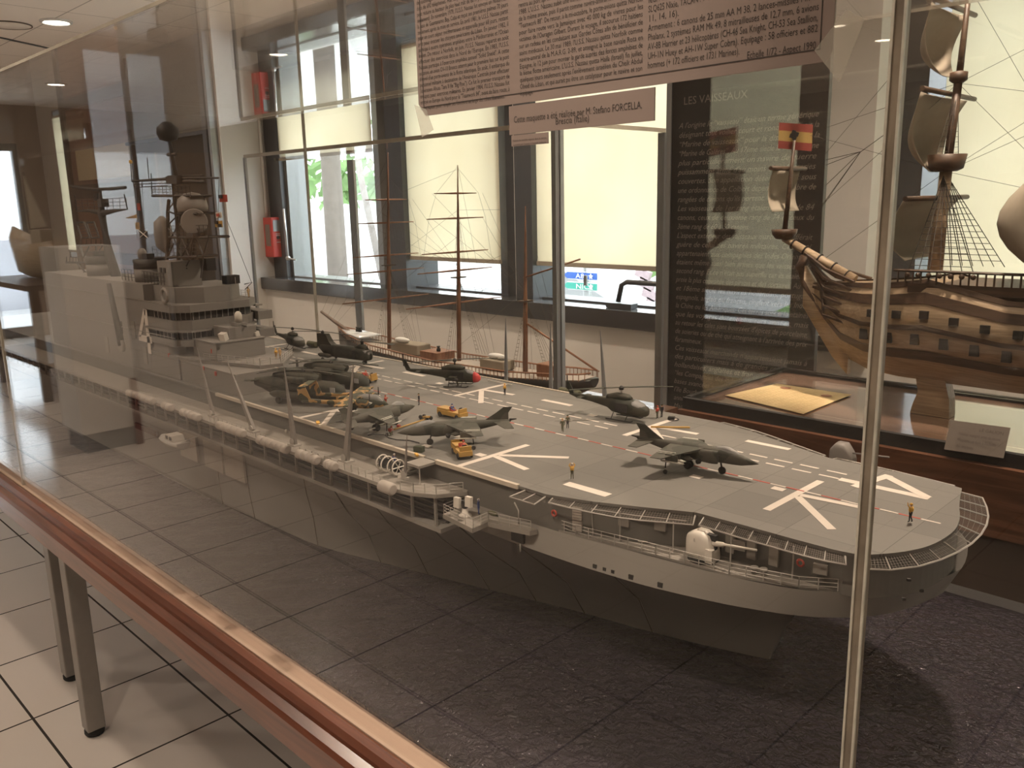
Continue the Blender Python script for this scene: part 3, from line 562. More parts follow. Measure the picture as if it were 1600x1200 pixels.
pm = M(); pm.box(SX1-.012, SY0-.012, SZ+.001, SX1+.004, SY0-.001, cz).box(SX1+.001, SY0, SZ+.001, SX1+.012, SY0+.014, cz); pm.build('corner_post', G['frame_l'], gt)
M().box(SX1-.003, SY0-.001, SZ+.002, SX1+.0035, SY0+.0015, cz).build('corner_seam', G['signw'], gt)
M().box(SX1-.022, SY1-.0, SZ+.001, SX1+.004, SY1+.012, cz).build('corner_post', G['frame_l'], gt)
M().box(SX0-.004, SY0-.010, SZ+.001, SX0+.012, SY0-.001, cz).build('corner_post', G['frame_l'], gt)
M().box(SX0+.0, SY1, SZ+.001, SX0+.05, SY1+.012, cz).build('corner_post', G['frame_l'], gt)
er = M(); er.box(SX0, SY0-.008, cz-.001, SX1, SY0-.001, cz+.012).box(SX1+.001, SY0, cz, SX1+.008, SY1, cz+.012); er.build('top_edge', G['acr'], gt)
sy = 2.05
t = thing('three_masted_ship', (-2.45, sy, SZ), 'slender three masted ship model with bare yards and pale deckhouses behind the carrier', 'model ship')
def sp(x, z, y=0): return Vector((x, sy+y, EYE+z))
ss = [(-3.13, -.60, -.535, .003, .006), (-3.0, -.65, -.555, .004, .05), (-2.8, -.672, -.575, .01, .078), (-2.4, -.68, -.59, .012, .088), (-2.0, -.672, -.583, .01, .08), (-1.82, -.65, -.570, .008, .066), (-1.72, -.60, -.562, .006, .045), (-1.69, -.585, -.558, .004, .02)]
def sprof(x, zk, zt_, wk, wt):
    s_ = [(wk+(wt-wk)*math.sin(min(1, u*1.3)*PI/2), zk+(zt_-zk)*u) for u in (0, .2, .4, .6, .8, 1)]
    return [Vector((x, sy-w, EYE+z)) for w, z in s_]+[Vector((x, sy+w, EYE+z)) for w, z in s_[::-1]]
M().loft([sprof(*q) for q in ss]).build('hull', G['panel'], t)
dk = M().loft([[Vector((x, sy-wt+.004, EYE+zt_+.001)), Vector((x, sy+wt-.004, EYE+zt_+.001))] for x, zk, zt_, wk, wt in ss[:-1]], False, False, False); dk.build('deck', mat('pale planked deck', (.42, .36, .31), .6, scale=40), t, solid=.002)
rr = M()
for side in (-1, 1):
    pts = [Vector((x, sy+side*wt, EYE+zt_+.022)) for x, zk, zt_, wk, wt in ss]
    rr.tube(pts, .003, 4)
    for i in range(len(pts)-1):
        n_ = max(2, int((pts[i+1]-pts[i]).length/.018))
        for k in range(n_): q = pts[i].lerp(pts[i+1], k/n_); rr.tube([q, q-Vector((0, 0, .024))], .0016, 4)
rr.build('railing', G['spar'], t)
M().loft([[Vector((x, sy-w, EYE+z)), Vector((x, sy+w, EYE+z)), Vector((x, sy+w*.9, EYE+z+.004)), Vector((x, sy-w*.9, EYE+z+.004))] for x, z, w in ((-3.12, -.525, .005), (-3.02, -.53, .045), (-2.9, -.538, .062))]).build('forecastle_head', mat('white deck plating', (.72, .74, .78), .25), t)
dh = M(); dh.box(-2.72, sy-.035, EYE-.575, -2.55, sy+.035, EYE-.535); dh.build('fore_deckhouse', G['sail'], t, bevel=.004)
M().box(-2.52, sy-.045, EYE-.58, -2.42, sy+.045, EYE-.55).build('hatch_cover', G['spar'], t)
M().box(-2.20, sy-.03, EYE-.58, -2.08, sy+.03, EYE-.545).build('midship_deckhouse', G['sail'], t, bevel=.004)
M().box(-1.92, sy-.03, EYE-.575, -1.84, sy+.03, EYE-.53).build('aft_deckhouse', G['spar'], t, bevel=.003)
for x, y in ((-2.66, -.02), (-2.14, .0)): M().ell((x, sy+y, EYE-.525 if x < -2.5 else EYE-.535), (.045, .016, .011), 12, 6).build('ship_boat', G['signw'], t)
for x in (-2.98, -2.96, -2.45): M().lathe([(.008, 0), (.008, .01), (.004, .012), (.008, .02)], (x, sy-.01, EYE-.522 if x < -2.9 else EYE-.549), 10).build('capstan', G['black'], t)
M().tube([sp(-3.05, -.535), at(502, 487, 'y', sy)], [.010, .006], 8).build('bowsprit', G['label'], t)
MS = []
for nme, xb, px, ptop, segs in (('fore_mast', -2.775, 606, 238, 0), ('main_mast', -2.345, 715, 258, 0), ('mizzen_mast', -2.0, 821, 322, 0)):
    b = sp(xb, -.575); tp_ = at(px, ptop, 'y', sy); MS.append((b, tp_))
    M().tube([b, b.lerp(tp_, .45), b.lerp(tp_, .5), b.lerp(tp_, .78), tp_], [.009, .0075, .006, .004, .0015], 8).build(nme, G['spar'], t)
    M().cbox(b.lerp(tp_, .44), (.03, .05, .004)).build('mast_top', G['darkwood'], t)
def yd(mi, py, half, pxm):
    b, tp_ = MS[mi]; c = at(pxm, py, 'x', b.x+(tp_.x-b.x)*.5)
    u = (c.z-b.z)/(tp_.z-b.z); c = b.lerp(tp_, u); M().tube([c+Vector((-.012, -half, 0)), c+Vector((-.012, 0, .0)), c+Vector((-.012, half, 0))], [.0018, .0042, .0018], 6).build('yard', G['spar'], t); return c
MY = [yd(1, 302, .10, 715), yd(1, 341, .135, 715), yd(1, 394, .16, 715), yd(1, 423, .18, 715), yd(1, 474, .235, 715)]
FY = [yd(0, 312, .10, 606), yd(0, 348, .135, 606), yd(0, 399, .16, 606), yd(0, 424, .19, 606), yd(0, 468, .215, 606)]
M().tube([sp(-2.0, -.40), sp(-1.62-.06, -.53)], .0035, 6).build('spanker_boom', G['spar'], t)
M().tube([sp(-2.0, -.25), sp(-1.75, -.18)], .003, 6).build('gaff', G['spar'], t)
rg = M(); lad = M()
for (b, tp_) in MS:
    for side in (-1, 1):
        mid = b.lerp(tp_, .44); feet = [b+Vector((.012+.016*k, side*.078, .02)) for k in range(5)]
        for q in feet: rg.tube([q, mid], .00052, 3)
        for j in range(16): u = (j+1)/18; lad.tube([feet[0].lerp(mid, u), feet[1].lerp(mid, u)], .0009, 3)
        m2 = b.lerp(tp_, .78); up = [mid+Vector((.01*k, side*.025, 0)) for k in range(3)]
        for q in up: rg.tube([q, m2], .00045, 3)
        for j in range(8): u = (j+1)/10; lad.tube([up[0].lerp(m2, u), up[-1].lerp(m2, u)], .00045, 3)
        rg.tube([b+Vector((.11, side*.08, .02)), tp_], .00045, 3); rg.tube([b+Vector((.08, side*.08, .02)), m2], .00045, 3)
for ys in (MY, FY):
    for i in range(len(ys)-1):
        for side in (-1, 1):
            h1, h2 = (.10, .135, .16, .18, .215)[i], (.10, .135, .16, .18, .215)[i+1]
            rg.tube([ys[i]+Vector((0, side*h1, 0)), ys[i+1]+Vector((0, side*h2, 0))], .00045, 3)
    for side in (-1, 1): rg.tube([ys[0]+Vector((0, side*.1, 0)), ys[0]+Vector((0, 0, .09))], .00045, 3)
bsp = at(502, 487, 'y', sy)
for f_ in (.45, .6, .78, .98): rg.tube([MS[0][0].lerp(MS[0][1], f_), sp(-3.05, -.535).lerp(bsp, f_)], .00052, 3)
for i in (1, 2):
    for f_, g_ in ((.5, .08), (.78, .45), (.98, .78), (.65, .3)): rg.tube([MS[i][0].lerp(MS[i][1], f_), MS[i-1][0].lerp(MS[i-1][1], g_)], .00052, 3)
for ys, side in ((MY, 1), (MY, -1), (FY, 1), (FY, -1)):
    for k in range(3): rg.tube([ys[k]+Vector((0, side*.12, 0)), MS[2 if ys is MY else 1][0].lerp(MS[2 if ys is MY else 1][1], .5)], .00045, 3)
thin = mat('pale brown rigging', (.12, .095, .075), .9); rg.build('rigging', thin, t); lad.build('ratlines', thin, t)
# ---------------------------------------------------------------- carrier table
TX0, TX1, TZ = -5.2, 1.2, EYE-.68
FY, RY = .56, 1.485                          # planes of the front and the rear sheet
t = thing('carrier_table', (-2, 1.05, 0), 'long table with a varnished red wood edge and grey metal legs under the carrier', 'table')
M().box(TX0, FY-.004, TZ-.03, TX1, 1.480, TZ).build('table_top', G['inner'], t)
e = M(); prof = [(FY-.0045, TZ-.03), (FY-.0045, TZ-.002), (FY-.012, TZ+.003), (FY-.020, TZ-.002), (FY-.024, TZ-.012), (FY-.022, TZ-.022), (FY-.034, TZ-.028), (FY-.038, TZ-.036), (FY-.038, TZ-.078), (FY-.030, TZ-.082), (FY-.0045, TZ-.082)]
e.loft([[Vector((TX0, y, z)) for y, z in prof], [Vector((TX1, y, z)) for y, z in prof]], True, False); e.build('edge_moulding', G['tablew'], t)
M().box(TX0, 1.4805, TZ-.08, TX1, 1.53, TZ+.0005).build('rear_edge', G['black'], t)
M().box(TX0+.05, FY+.04, TZ-.075, TX1-.05, 1.44, TZ-.0305).build('underframe', G['brownw'], t)
for x, y in ((-2.34, .645), (-2.69, .70), (-4.9, .645), (.9, .645), (-2.34, 1.38), (-2.69, 1.38), (-4.9, 1.38), (.9, 1.38)):
    lg = M().box(x-.024, y-.024, .02, x+.024, y+.024, TZ-.0755).build('leg', G['legm'], t, bevel=.003)
    M().lathe([(.022, 0.001), (.026, .006), (.026, .018), (.02, .0205)], (x, y, 0), 14).build('foot_cap', G['rubber'], lg)
# sea
m, n, l = nm('dark resin sea'); p = n['Principled BSDF']; p.inputs['Base Color'].default_value = (.034, .030, .040, 1); p.inputs['Roughness'].default_value = .09; p.inputs['IOR'].default_value = 1.5
tc = n.new('ShaderNodeTexCoord'); n1 = n.new('ShaderNodeTexNoise'); n1.inputs['Scale'].default_value = 75; n1.inputs['Detail'].default_value = 3; n1.inputs['Distortion'].default_value = .8
n2 = n.new('ShaderNodeTexNoise'); n2.inputs['Scale'].default_value = 9; n2.inputs['Detail'].default_value = 2
l.new(tc.outputs['Object'], n1.inputs['Vector']); l.new(tc.outputs['Object'], n2.inputs['Vector'])
b1 = n.new('ShaderNodeBump'); b1.inputs['Strength'].default_value = .9; b1.inputs['Distance'].default_value = .02; l.new(n1.outputs['Fac'], b1.inputs['Height'])
b2 = n.new('ShaderNodeBump'); b2.inputs['Strength'].default_value = .35; b2.inputs['Distance'].default_value = .02; l.new(n2.outputs['Fac'], b2.inputs['Height']); l.new(b1.outputs[0], b2.inputs['Normal']); l.new(b2.outputs[0], p.inputs['Normal'])
sea_m = m
sm = M(); NX, NY = 200, 26; rnd = random.Random(5)
V = [[sm.b.verts.new((TX0+.02+(TX1-TX0-.04)*i/NX, FY+.026+(RY-.006-FY-.026)*j/NY, TZ+.006+(0 if j in (0, NY) or i in (0, NX) else rnd.uniform(0, .0014)))) for j in range(NY+1)] for i in range(NX+1)]
for i in range(NX):
    for j in range(NY): f = sm.face([V[i][j], V[i+1][j], V[i+1][j+1], V[i][j+1]]); f.smooth = True
ed = [V[i][0] for i in range(NX+1)]+[V[NX][j] for j in range(1, NY+1)]+[V[i][NY] for i in range(NX-1, -1, -1)]+[V[0][j] for j in range(NY-1, 0, -1)]
lo = [sm.b.verts.new((v.co.x, v.co.y, TZ+.0005)) for v in ed]
for k in range(len(ed)): sm.face([ed[k], ed[(k+1) % len(ed)], lo[(k+1) % len(ed)], lo[k]])
sea = tag(sm.build('sea_base', sea_m), 'dark rippled resin sea surface covering the carrier table', 'model sea')
# ---------------------------------------------------------------- carrier case
CZ = EYE+.29
gl1 = glassmat('acrylic sheet', .013, (.985, .975, .963), haze=.002, strength=1.0)
gl1b = glassmat('acrylic rear sheet', .03, (.985, .975, .963), haze=.004, strength=.4)
t = thing('carrier_case', (-2, 1.05, TZ), 'long clear acrylic case over the aircraft carrier, with visible joints', 'display case')
JX = [TX0, -2.345, -.2208, TX1]
for a, b in zip(JX, JX[1:]):
    M().box(a+.0035, FY, TZ+.001, b-.0035, FY+.005, CZ-.0055).build('front_sheet', gl1, t)
RX = [TX0, -2.40, -.10, TX1]
for a, b in zip(RX, RX[1:]):
    M().box(a+.002, RY, TZ+.001, b-.002, RY+.005, CZ-.0055).build('rear_sheet', gl1b, t)
    M().box(a+.002, FY, CZ-.005, b-.002, RY+.005, CZ).build('top_sheet', gl1, t)
M().box(TX0, FY+.006, TZ+.001, TX0+.005, RY-.001, CZ-.006).build('left_sheet', gl1, t)
M().box(TX1-.005, FY+.006, TZ+.001, TX1, RY-.001, CZ-.006).build('right_sheet', gl1, t)
j = M(); j.box(-2.3462, FY-.001, TZ+.001, -2.3438, FY+.006, CZ-.006); j.build('joint_strip', G['acr'], t)
j = M(); j.box(-.2246, FY-.001, TZ+.001, -.2170, FY+.006, CZ-.006); jo = j.build('joint_strip', mat('dirty glue joint', (.30, .255, .20), .35, var=.75, scale=26), t)
e = M(); e.box(-.2252, FY-.0022, TZ+.001, -.2236, FY+.0, CZ-.006).box(-.2180, FY-.0022, TZ+.001, -.2164, FY+.0, CZ-.006); e.build('polished_edge', mat('milky acrylic edge', (.66, .64, .56), .2, var=.35, scale=60), jo)
M().box(-2.4035, RY-.001, TZ+.001, -2.3965, RY+.006, CZ-.006).build('joint_strip', G['acr'], t)
e = M(); e.box(TX0, FY-.0012, CZ-.005, TX1, FY-.0002, CZ+.0005).box(TX0, RY+.0052, CZ-.005, TX1, RY+.0062, CZ+.0005); e.build('top_edge', G['acr'], t)
# ---------------------------------------------------------------- placards on the front sheet
PYc = FY-.0025
def rect_y(name, m_, px, zlo, zhi, t_, y=PYc, d=.001, parent=None): return M().box(px[0], y, zlo, px[1], y+d, zhi).build(name, m_, parent)
a = at(655, 186, 'y', PYc); b = at(1300, 90, 'y', PYc)
zb = (a.z+b.z)/2; X0, X1 = a.x, b.x
pl = thing('information_placard', ((X0+X1)/2, PYc, zb), 'large pink brown placard densely printed in French, taped on the front sheet', 'placard')
ZT = zb+.158
m_ = M(); m_.prism([(X0+.01, PYc, zb), (X1-.004, PYc, zb), (X1, PYc, zb+.006), (X1, PYc, ZT), (X0, PYc, ZT), (X0, PYc, zb+.012)], (0, .001, 0)); m_.build('paper', G['label'], pl)
bd = M(); q = .008
bd.box(X0+q, PYc-.0004, zb+q, X1-q, PYc-.0001, zb+q+.0007).box(X0+q, PYc-.0004, zb+q, X0+q+.0007, PYc-.0001, ZT-q).box(X1-q-.0007, PYc-.0004, zb+q, X1-q, PYc-.0001, ZT-q); bd.build('printed_border', G['ink'], pl)
M().prism([(X0-.006, PYc-.0006, zb+.012), (X0+.012, PYc-.0006, zb+.006), (X0+.022, PYc-.0006, zb-.014), (X0+.004, PYc-.0006, zb-.020)], (0, .0004, 0)).build('tape', G['tape'], pl); M().prism([(X1-.012, PYc-.0006, zb+.008), (X1+.008, PYc-.0006, zb+.030), (X1+.020, PYc-.0006, zb+.022), (X1+.006, PYc-.0006, zb-.014)], (0, .0004, 0)).build('tape', G['tape'], pl)
c1 = """L'U.S.S. Nassau (LHA-4), porte-hélicoptères d'assaut amphibie
de la marine américaine, fut mis en service en 1979. Il est capable
de nombreuses missions et transporte à
terre un Battalion Landing Team avec tout
son matériel. Il est équipé d'un système de télévision
grâce à 14 caméras, 22 écrans de contrôle,
magnétoscopes, 48 télévisions et un véritable studio d'enregistrement
de visionnage. Il dispose aussi d'un système de communication interne
doté de 692 téléphones. Afin de passer sous les ponts, l'U.S.S. Nassau
peut réduire sa hauteur (le plus haut mât de 68 m peut être réduit à 7 m
seulement). En novembre 1979, l'U.S.S. Nassau fut envoyé en renfort sur
la base de Guantanamo Bay, Cuba et reçut ses premières palmes 70 jours
seulement après sa mise en service. En avril 1981, le U.S.S. Nassau partit
pour un cours séjour méditerranéen et appareilla pour 68 jours, restant
prêt pour évacuer les citoyens américains du Liban. En janvier 1982, il
participa à quatre opérations amphibies entre la Méditerranée et l'Océan
Indien. De retour à Norfolk, en juin, l'U.S.S. Nassau repartit en août
effectuer des exercices dans le Nord de l'Europe. En 1983, l'U.S.S.
Nassau participa à l'exercice amphibie annuel "Solid Shield". A cette
occasion, un avion OV-10 Bronco atterrit pour la première fois sur le pont
d'envol d'un porte-avions de la flotte atlantique. En août, il embarqua du
personnel militaire à destination de l'Amérique Centrale pour effectuer
l'opération Ahuas Tara II (le "Big Pine"). Ce fut le premier transport de
troupes pour exercices militaires. En janvier 1984, l'U.S.S. Nassau fut
envoyé en Europe du Nord pour la "Teamwork 84", avant de faire route, à
toute vapeur, pour remplir ses fonctions au large des côtes libanaises.""".split('\n')
c2 = """en France, repartirent en Espagne où les marins
donnèrent leur sang en Espagne et aidèrent les
orphelins tout autour de la Méditerranée. Ils apparurent à
NBC "Today Show" pour leurs généreuses actions. L'U.S.S.
rentra au port après ce déploiement de troupes le plus réussi, le 29 mars
1988. L'U.S.S. Nassau subit une minutieuse inspection entre juin et août
de la même année, puis il partit comme navire-amiral lors de l'opération
"Teamwork 88". De retour, à la mi-octobre, le porte-avions quitta Norfolk
pour faire route vers la Jamaïque avec 40 000 kg de vivres pour les
victimes de l'Ouragan Gilbert. Durant le voyage, il secourut 172 haïtiens
sur un radeau en les conduisant aux Gardes Côtes afin de bénéficier de
soins médicaux. Le 30 mai 1989, l'U.S.S. Nassau quitta Norfolk comme
navire-amiral de la M.A.R.G. 2-89, et atteignit la base navale Rota en
Espagne, le 12 juin pour monter la garde auprès des forces amphibies de
la 6ème flotte américaine. L'U.S.S. Nassau quitta Haïfa (Israël) fin juillet,
quelques jours seulement après l'enlèvement israélien du Cheik Abdul
Obeid du Liban, et qui aurait pu être un catalyseur pour le navire et son
équipage.""".split('\n')
c3 = """Puissance : 70 000 CV. Distance franchissable
Vitesse : 24 noeuds. Radars : 1/SPS-40,
67, 1/SPS-64, 1/SPS-52 B, 1/SPN-35 A,
1/SPG-60, 1/SPQ-9 A, CM : 1 brouilleur-détecteur
leurres SRBOC Mk 36, 1 lance-leurre SLQ-49, 1 bruiteur
SLQ625 Nixie, TACAN : 1 URN-25, SCC : système ACDS (+ liaisons 4A
11, 14, 16).
Armement : 6 canons de 25 mm AA M 38, 2 lances-missiles Mk 15
Phalanx, 2 systèmes RAM Mk 49, 8 mitrailleuses de 12,7 mm, 6 avions
AV-8B Harrier et 23 hélicoptères (CH-46 Sea Knight, CH-53 Sea Stallion,
UH-1N Huey et AH-1W Super Cobra). Equipage : 58 officiers et 882
hommes (+ 172 officiers et 1731 Marines).""".split('\n')
def col(lines, pxa, pxb, pylast, pitch, size, yb=None, last=None):
    xa, xb = at(pxa, pylast, 'y', PYc).x, at(pxb, pylast, 'y', PYc).x; z = at(pxa, pylast, 'y', PYc).z
    for i, s in enumerate(reversed(lines)):
        w = xb-xa
        if i == 0 and last: w *= last
        elif len(s) < 40: w *= len(s)/62
        if z+pitch*i+size > ZT-.004: break
        textmesh(s, size, G['ink'], 'text_line', pl, frame_xz((xa, PYc-.0003, z+pitch*i)), width=w)
col(c1, 658, 797, 172, .0054, .0056, last=.95)
col(c2, 813, 1003, 149.5, .00555, .0058, last=.12)
col(c3, 1012, 1274, 107, .00665, .0068, last=.58)
z_ = at(1167, 92, 'y', PYc); xe = at(1274, 78, 'y', PYc).x
textmesh("Echelle 1/72 - Aspect 1990", .0068, G['ink'], 'text_line', pl, frame_xz((z_.x, PYc-.0003, z_.z)), width=xe-z_.x)
a = at(796, 213, 'y', PYc); b = at(1023, 138, 'y', PYc); c = at(1023, 186, 'y', PYc)
cp = thing('credit_placard', ((a.x+b.x)/2, PYc, a.z), 'narrow brown plaque crediting the model maker, under the large placard', 'placard')
M().box(a.x, PYc, (a.z+c.z)/2, b.x, PYc+.0012, zb-.0015).build('paper', G['label'], cp)
p1, p2 = at(803, 192, 'y', PYc), at(1003, 163, 'y', PYc)
textmesh("Cette maquette a été réalisée par M. Stefano FORCELLA,", .0080, G['ink'], 'text_line', cp, frame_xz((p1.x, PYc-.0003, p1.z)), width=p2.x-p1.x)
p1, p2 = at(868, 195, 'y', PYc), at(920, 184, 'y', PYc)
textmesh("Brescia (Italie)", .0080, G['ink'], 'text_line', cp, frame_xz((p1.x, PYc-.0003, p1.z-.0)), width=p2.x-p1.x)
a = at(799, 229, 'y', PYc); b = at(856, 206, 'y', PYc)
sp_ = thing('small_notice', ((a.x+b.x)/2, PYc, a.z), 'tiny printed notice just under the credit plaque', 'placard')
zc = (at(796, 213, 'y', PYc).z+c.z)/2
M().box(a.x, PYc+.0002, a.z, b.x, PYc+.0010, zc-.0006).build('paper', G['label'], sp_)
for i, s in enumerate(("Notice du modèle exposé dans la vitrine", "construit par l'auteur à l'échelle indiquée", "et offert au musée")):
    textmesh(s, .0024, G['ink'], 'text_line', sp_, frame_xz((a.x+.002, PYc-.0001, zc-.006-.0036*i)), width=(b.x-a.x-.004)*(1 if i < 2 else .5))
# ---------------------------------------------------------------- aircraft carrier
CY = 1.07
DZ = EYE-.40
ship = thing('aircraft_carrier', (-2.0, CY, TZ+.006), 'grey amphibious assault carrier model with island number 4, on the dark sea', 'model ship')
def Zr(z): return EYE+z
def lerp_tab(tab, x):
    if x <= tab[0][0]: return tab[0][1]
    for (a, fa), (b, fb) in zip(tab, tab[1:]):
        if x <= b: return fa+(fb-fa)*(x-a)/(b-a)
    return tab[-1][1]
# half-breadth tables per level: (rel z, table)
LV = [
 (-.452, [(-3.85,.19),(-3.6,.245),(-.86,.247),(-.74,.244),(-.60,.225),(-.50,.212),(-.42,.190),(-.37,.155),(-.33,.11),(-.312,.07),(-.300,.0)]),
 (-.490, [(-3.85,.19),(-3.6,.245),(-1.0,.249),(-.80,.250),(-.70,.246),(-.60,.236),(-.50,.212),(-.42,.180),(-.37,.140),(-.335,.085),(-.318,.0)]),
 (-.517, [(-3.85,.185),(-3.6,.243),(-1.3,.245),(-1.0,.220),(-.80,.172),(-.70,.140),(-.60,.10),(-.50,.06),(-.46,.035),(-.43,.015),(-.42,.0)]),
 (-.56, [(-3.82,.18),(-3.6,.24),(-1.5,.243),(-1.3,.235),(-1.0,.195),(-.80,.135),(-.70,.10),(-.60,.06),(-.55,.028),(-.51,.01),(-.495,.0)]),
 (-.61, [(-3.8,.17),(-3.6,.235),(-1.7,.242),(-1.4,.228),(-1.06,.160),(-.80,.095),(-.68,.062),(-.60,.035),(-.55,.018),(-.53,.006),(-.522,.0)]),
 (-.6722, [(-3.8,.16),(-3.6,.23),(-1.9,.242),(-1.415,.223),(-1.06,.135),(-.88,.085),(-.707,.050),(-.62,.026),(-.57,.010),(-.55,.003),(-.546,.0)])]
h = M(); rings = []
NS = 90
for z, tab in LV:
    xs_, xe_ = tab[0][0], tab[-1][0]; row = []
    for i in range(NS+1):
        u = i/NS; u = 1-(1-u)**1.6; x = xs_+(xe_-xs_)*u; row.append((x, lerp_tab(tab, x)))
    # smooth a little
    hb = [w for _, w in row]
    for _ in range(2): hb = [hb[0]]+[(hb[k-1]+2*hb[k]+hb[k+1])/4 for k in range(1, NS)]+[0]
    rings.append([Vector((x, CY-w, Zr(z))) for (x, _), w in zip(row, hb)]+[Vector((x, CY+w, Zr(z))) for (x, _), w in list(zip(row, hb))[::-1][1:]])
h.loft(rings[:2], False, True); h.loft([[p.copy() for p in r] for r in rings[1:]], False, True); hull = h.build('hull', G['hull'], ship)
# deck outline
ne = [(-3.80, .822), (-.765, .822), (-.70, .842), (-.64, .868), (-.572, .900), (-.50, .902), (-.44, .902), (-.367, .904), (-.345, .925), (-.325, .955), (-.311, .99), (-.306, 1.05), (-.315, 1.10), (-.333, 1.15), (-.352, 1.222)]
def chaikin(p, n=2):
    for _ in range(n): p = [p[0]]+[q for a, b in zip(p, p[1:]) for q in ((a[0]*.75+b[0]*.25, a[1]*.75+b[1]*.25), (a[0]*.25+b[0]*.75, a[1]*.25+b[1]*.75))]+[p[-1]]
    return p
ne = ne[:6]+chaikin(ne[6:])
fe = [(-.40, 1.234), (-.55, 1.238), (-.62, 1.262), (-.72, 1.30), (-.80, 1.318), (-1.2, 1.322), (-3.80, 1.325)]
dk = ne+fe
uw = M(); uw.prism([(x, y, Zr(-.455)) for x, y in [(a, b+.004) if b < 1.07 else (a, b-.004) for a, b in dk]], (0, 0, .0505)); uw.build('upper_side', mat('dark side grey', (.13, .125, .112), .6, var=.12, scale=10), ship)  # side wall in a darker grey than the hull below
m_dk = gridmat('flight deck grey', (.150, .143, .130), (.08, .075, .068), .115, .0875, -.30, .822, .0005, rough=.62, var=.22)
M().prism([(x, y, Zr(-.404)) for x, y in dk], (0, 0, .004)).build('flight_deck', m_dk, ship)
es = M()
for (a, b) in (((-1.76, .822), (-1.035, .822)), ((-1.005, .822), (-.82, .822))):
    es.box(a[0], .8195, Zr(-.405), b[0], .8255, Zr(-.3985))
es.box(-2.9, 1.319, Zr(-.405), -1.52, 1.325, Zr(-.3985)).box(-1.45, 1.319, Zr(-.405), -.98, 1.325, Zr(-.3985)); es.build('deck_edge_strip', G['deckedge'], ship)
# markings: white and red
SC = [0]
def stroke(mm, a, b, w, x0=None):
    SC[0] = (SC[0]+1) % 4; zt__ = .0002+.00007*SC[0]
    a, b = Vector((*a, 0)), Vector((*b, 0)); d = (b-a).normalized(); q = Vector((-d.y, d.x, 0))*w/2; z = Vector((0, 0, DZ+.0001))
    mm.prism([a-q+z, b-q+z, b+q+z, a+q+z], (0, 0, zt__))
for k in range(46):
    x = -.509-.0424*k
    for Y in (1.176, 1.150):
        if abs(x+.868) < .03 or abs(x+1.33) < .0: continue
        mm = M(); stroke(mm, (x-.015, Y), (x+.015, Y), .0042); mm.build('deck_dash', G['white'], ship)
for i, (x, y) in enumerate(((-.509, 0), (-.955, -.142), (-.868, .165), (-1.33, .177), (-1.42, -.142), (-1.79, .177), (-2.25, .177))):
    mm = M(); Y0 = 1.046+y
    stroke(mm, (x, Y0-.078), (x, Y0+.078), .011); stroke(mm, (x+.006, Y0-.004), (x+.092, Y0-.086 if i != 1 else Y0-.020), .011)
    stroke(mm, (x+.006, Y0+.004), (x+(.09 if i != 1 else .10), Y0+(.012 if i != 1 else .068)), .011)
    mm.build('landing_spot_mark', G['white'], ship)
for x in (-.655, -1.122, -1.585, -2.05, -2.5): mm = M(); stroke(mm, (x-.039, 1.240), (x+.039, 1.240), .012); mm.build('landing_bar', G['white'], ship)
for x in (-.736,): mm = M(); stroke(mm, (x-.039, .875), (x+.039, .875), .016); mm.build('landing_bar', G['white'], ship)
for px, py in ((1088, 745), (1216, 764), (925, 649), (751, 711), (687, 599)):
    q = at(px, py, 'z', -.4); mm = M(); stroke(mm, (q.x-.009, q.y), (q.x+.009, q.y), .013); mm.build('deck_square', G['white'], ship)
mm = M(); stroke(mm, (-.493, 1.150), (-.370, 1.150), .014); stroke(mm, (-.373, 1.152), (-.449, 1.206), .014); stroke(mm, (-.447, 1.212), (-.463, 1.130), .013); mm.build('bow_number', G['white'], ship, label='white number 4 on the bow deck')
for k in range(40):
    x = -.3265-.0515*k; mm = M()
    if k % 1 == 0: stroke(mm, (x-.024, 1.067), (x-.001, 1.067), .0034); mm.build('centre_dash', G['white'], ship)
    mm2 = M(); stroke(mm2, (x-.0515, 1.067), (x-.025, 1.067), .0030); mm2.build('centre_dash', G['red'], ship, label='red centre line dash')
for a, b in (((-.335, 1.150), (-.33, 1.150)), ((-.345, 1.17), (-.338, 1.17))):
    pass
# safety nets round the bow
def net(out, inn, zo=-.408, zi=-.404, name='safety_net'):
    f = M(); o3 = [Vector((x, y, Zr(zo))) for x, y in out]; i3 = [Vector((x, y, Zr(zi))) for x, y in inn]
    f.tube([i3[0]]+o3+[i3[-1]], .0013, 5)
    for k in range(len(o3)):
        f.tube([i3[k], o3[k]], .0008, 4)
    t_ = f.build(name, G['rail'], ship)
    nn = M()
    for k in range(len(o3)-1):
        a, b, c, d = i3[k], i3[k+1], o3[k+1], o3[k]
        for j in range(1, 5): nn.tube([a.lerp(d, j/5), b.lerp(c, j/5)], .00016, 3)
        for j in range(1, 9): nn.tube([a.lerp(b, j/9), d.lerp(c, j/9)], .00016, 3)
    nn.build('netting', G['walk'], t_)
def along(pts, n):
    P_ = [Vector((*q, 0)) for q in pts]; L = [0]
    for a, b in zip(P_, P_[1:]): L.append(L[-1]+(b-a).length)
    out = []
    for i in range(n+1):
        s_ = L[-1]*i/n
        for k in range(len(P_)-1):
            if s_ <= L[k+1]+1e-9: u = (s_-L[k])/(L[k+1]-L[k]); q = P_[k].lerp(P_[k+1], u); out.append((q.x, q.y)); break
    return out
net(along([(-.812, .796), (-.765, .797)], 2), along([(-.806, .822), (-.767, .822)], 2))
net(along([(-.755, .815), (-.70, .822), (-.64, .836), (-.562, .878)], 6), along([(-.755, .824), (-.70, .842), (-.64, .868), (-.572, .898)], 6))
net(along([(-.556, .882), (-.485, .880), (-.40, .882), (-.368, .890)], 8), along([(-.56, .900), (-.50, .902), (-.44, .902), (-.375, .903)], 8))
